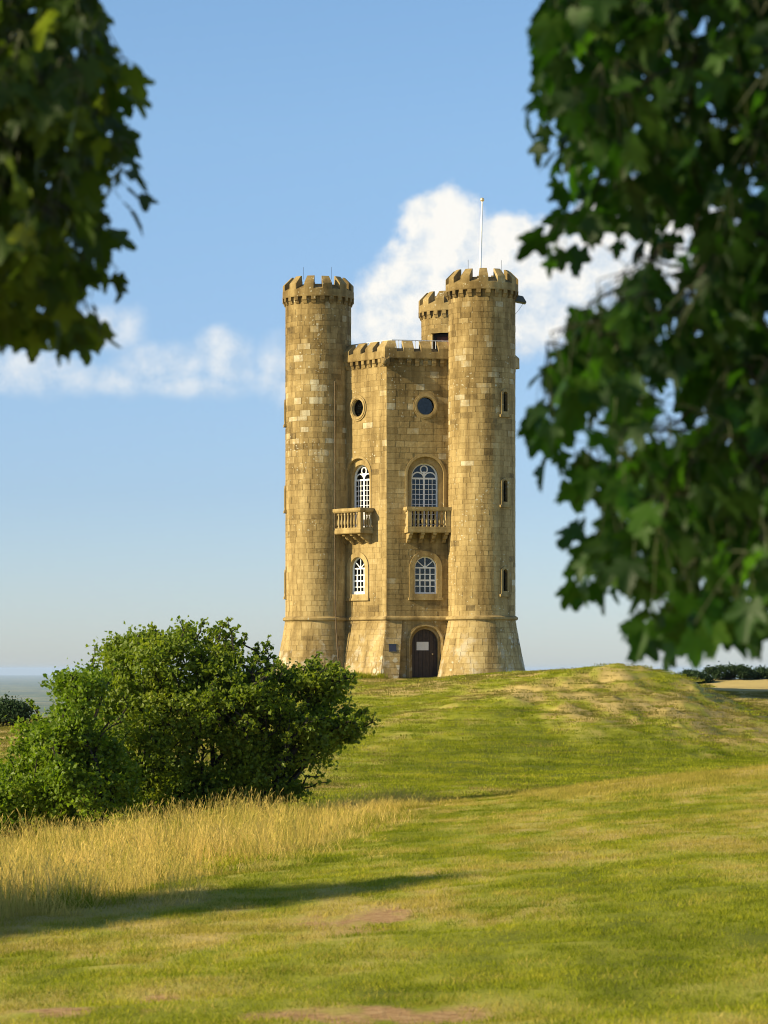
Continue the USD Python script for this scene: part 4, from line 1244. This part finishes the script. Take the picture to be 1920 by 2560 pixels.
M_GG = grass_mat('green_grass', [(0, (.13, .165, .010)), (.4, (.29, .30, .020)), (.7, (.44, .385, .045)), (1, (.60, .48, .10))])
M_GD = grass_mat('dry_grass', [(0, (.24, .22, .03)), (.4, (.42, .34, .07)), (.75, (.56, .43, .14)), (1, (.68, .52, .22))])
M_GB = grass_mat('brown_grass', [(0, (.13, .13, .022)), (.4, (.24, .20, .05)), (.75, (.35, .27, .09)), (1, (.46, .35, .15))])
M_GT = grass_mat('tall_dry_grass', [(0, (.34, .30, .06)), (.3, (.58, .43, .11)), (.65, (.76, .55, .19)), (1, (.86, .64, .29))])


def tuft(rg, n, rad, h0, h1, wid, lean, heads=0.0):
    vs, fs, k = [], [], 0
    for i in range(n):
        a, q = rg.uniform(0, 2 * PI), rad * math.sqrt(rg.random())
        p = np.array([q * math.cos(a), q * math.sin(a), -.02])
        h = rg.uniform(h0, h1)
        d = rg.normal(0, lean, 2)
        sd_ = rg.uniform(0, 2 * PI)
        s = np.array([math.cos(sd_), math.sin(sd_), 0]) * wid * rg.uniform(.6, 1.3)
        m = p + np.array([d[0] * h * .4, d[1] * h * .4, h * .6])
        t = p + np.array([d[0] * h, d[1] * h, h])
        if heads and rg.random() < heads:           # stalk with a narrow seed head
            e = t + (t - m) * .35
            vs.append([p - s * .5, p + s * .5, t - s * .45, t + s * .45, (t + e) / 2 - s * 1.5, (t + e) / 2 + s * 1.5, e])
            fs.append(np.array([(0, 1, 3), (0, 3, 2), (2, 3, 5), (2, 5, 4), (4, 5, 6)]) + k); k += 7
        else:
            vs.append([p - s, p + s, m - s * .8, m + s * .8, t])
            fs.append(np.array([(0, 1, 3), (0, 3, 2), (2, 3, 4)]) + k); k += 5
    return np.vstack(vs), np.vstack(fs)


def instancer(name, label, protos, mtl, x, y, scale, rg, zs=None):
    pi = UsdGeom.PointInstancer.Define(stage, '/World/' + name)
    paths = []
    for i, m in enumerate(protos):
        q = f'/World/{name}/tuft_{i:03d}'
        usdkit.mesh(stage, q, m, mtl)
        paths.append(q)
    pi.CreatePrototypesRel().SetTargets([Sdf.Path(p) for p in paths])
    n = len(x)
    z = H(x, y)
    pi.CreateProtoIndicesAttr(Vt.IntArray.FromNumpy(rg.integers(0, len(protos), n).astype(np.int32)))
    pi.CreatePositionsAttr(Vt.Vec3fArray.FromNumpy(np.c_[x, y, z].astype(np.float32)))
    a = rg.uniform(0, 2 * PI, n)
    pi.CreateOrientationsAttr(Vt.QuathArray([Gf.Quath(float(math.cos(t / 2)), 0, 0, float(math.sin(t / 2))) for t in a]))
    s = np.broadcast_to(scale, (n,))
    pi.CreateScalesAttr(Vt.Vec3fArray.FromNumpy(np.c_[s, s, s if zs is None else s * zs].astype(np.float32)))
    tag(pi.GetPrim(), label=label, cat='grass', kind='stuff')


rg = np.random.default_rng(404)


def scatter(n, y0, y1, power, pad=1.5, slope=.15):
    y = y0 + (y1 - y0) * rg.random(n) ** power
    x = rg.uniform(-1, 1, n) * (slope * y + pad)
    return x, y


def not_tower(x, y):
    c = ((x - CEN[0]) ** 2 + (y - CEN[1]) ** 2) > 5.6 ** 2
    for P, r in ((PR, 2.25), (PL, 2.25)):
        c &= ((x - P[0]) ** 2 + (y - P[1]) ** 2) > r ** 2
    return c


x, y = scatter(15000, 15.5, 62, .8)
d = dryness(x, y)
keep = (soil(x, y) < rg.uniform(.03, .55, len(x)))
isdry = rg.random(len(x)) < np.clip((d - .30) * 2.2, .06, .95)
gp = [tuft(rg, 95, .22, .02, .055, .0026, .45) for _ in range(4)]
dp = [tuft(rg, 85, .22, .02, .065, .0024, .6, .12) for _ in range(4)]
g = keep & ~isdry
instancer('green_turf', 'short green grass over the near slope', gp, M_GG, x[g], y[g], rg.uniform(.7, 1.35, g.sum()), rg)
g = keep & isdry
instancer('dry_turf', 'short straw coloured grass over the near slope', dp, M_GD, x[g], y[g], rg.uniform(.7, 1.35, g.sum()), rg)
# mid distance: dip, mound and tower knoll
x, y = scatter(26000, 60, 150, .9)
d = dryness(x, y)
keep = not_tower(x, y) & (soil(x, y) < .5)
isdry = rg.random(len(x)) < np.clip((d - .33) * 2.2, .05, .92)
gp = [tuft(rg, 70, .42, .025, .07, .006, .5) for _ in range(3)]
dp = [tuft(rg, 70, .42, .025, .08, .006, .6) for _ in range(3)]
g = keep & ~isdry
instancer('green_mound_turf', 'green grass on the dip, the mound and the tower knoll', gp, M_GG, x[g], y[g], rg.uniform(.7, 1.5, g.sum()), rg)
g = keep & isdry
instancer('dry_mound_turf', 'straw coloured grass patches on the mound', dp, M_GB, x[g], y[g], rg.uniform(.7, 1.5, g.sum()), rg)
# tall dry grass on the left
x, y = scatter(15000, 26, 76, 1.0, pad=3.0)
tzn = tall_zone(x, y)
keep = rg.random(len(x)) < tzn ** 1.2 * .8 * (.55 + .9 * (noise(np.stack([x * 1.3, y * .6, 0 * x], -1), 77) - .2)) + .012 * (x < np.interp(y, _lz[:, 0], _lz[:, 1]) + 1.2)
x, y, tzn = x[keep], y[keep], tzn[keep]
hs = (.5 + .65 * noise(np.stack([x * .8, y * .5, 0 * x], -1), 91)) * np.clip(.36 + .60 * np.clip((-x + 1.5) / 5.0, 0, 1), .3, 1.0) * np.clip(.35 + .8 * tzn, .3, 1)
tp = [tuft(rg, 40, .24, .16, .66, .0034, .2, .45) for _ in range(5)]
g2 = rg.random(len(x)) < .16 + .3 * (noise(np.stack([x * .5, y * .4, 0 * x], -1), 93) > .62)
instancer('tall_green_grass', 'green stems mixed through the tall dry grass at the left', [tuft(rg, 45, .26, .12, .42, .0045, .3) for _ in range(4)], M_GG, x[g2], y[g2], rg.uniform(.8, 1.2, g2.sum()), rg, zs=hs[g2])
x, y, hs = x[~g2], y[~g2], hs[~g2]
instancer('tall_grass', 'tall golden dry grass with seed heads at the left', tp, M_GT, x, y, rg.uniform(.8, 1.2, len(x)), rg, zs=hs)
# dry tussocks along the crest at the right, rank grass at the foot of the left turret
x = np.r_[rg.uniform(2.6, 9.8, 900)]
y = 55.5 + rg.normal(0, 2.6, 900)
instancer('crest_grass', 'pale dry grass along the crest at the right', [tuft(rg, 40, .28, .04, .13, .0035, .4, .25) for _ in range(3)], M_GD, x, y, rg.uniform(.6, 1.1, 900), rg)
x, y = rg.uniform(-5.2, .0, 700), 139.2 + rg.normal(0, .6, 700)
y = y + np.clip(-x - 1.4, 0, 2) * .45
k_ = not_tower(x, y) | (y < 138.4)
instancer('rank_grass', 'longer dark green grass at the foot of the left turret', [tuft(rg, 60, .25, .12, .34, .010, .35) for _ in range(3)], M_GG, x[k_], y[k_], rg.uniform(.6, 1.1, k_.sum()), rg)

# ------------------------------------------------------------------ air
HZ = 75000.0
HAZE_D = 2e-5
air = trimesh.creation.box(bounds=[[-HZ, -HZ, -153.0], [HZ, HZ, 27.5]])
M_AIR = usdkit.material(stage, '/World/Looks/summer_haze', {'v': ('principled_volume', {'color': (.58, .71, .86), 'density': HAZE_D, 'anisotropy': 0.2})}, [], volume='v.volume')
tag(obj('haze', air, M_AIR, kind='stuff'), label='thin blue summer haze over the far vale', cat='haze')
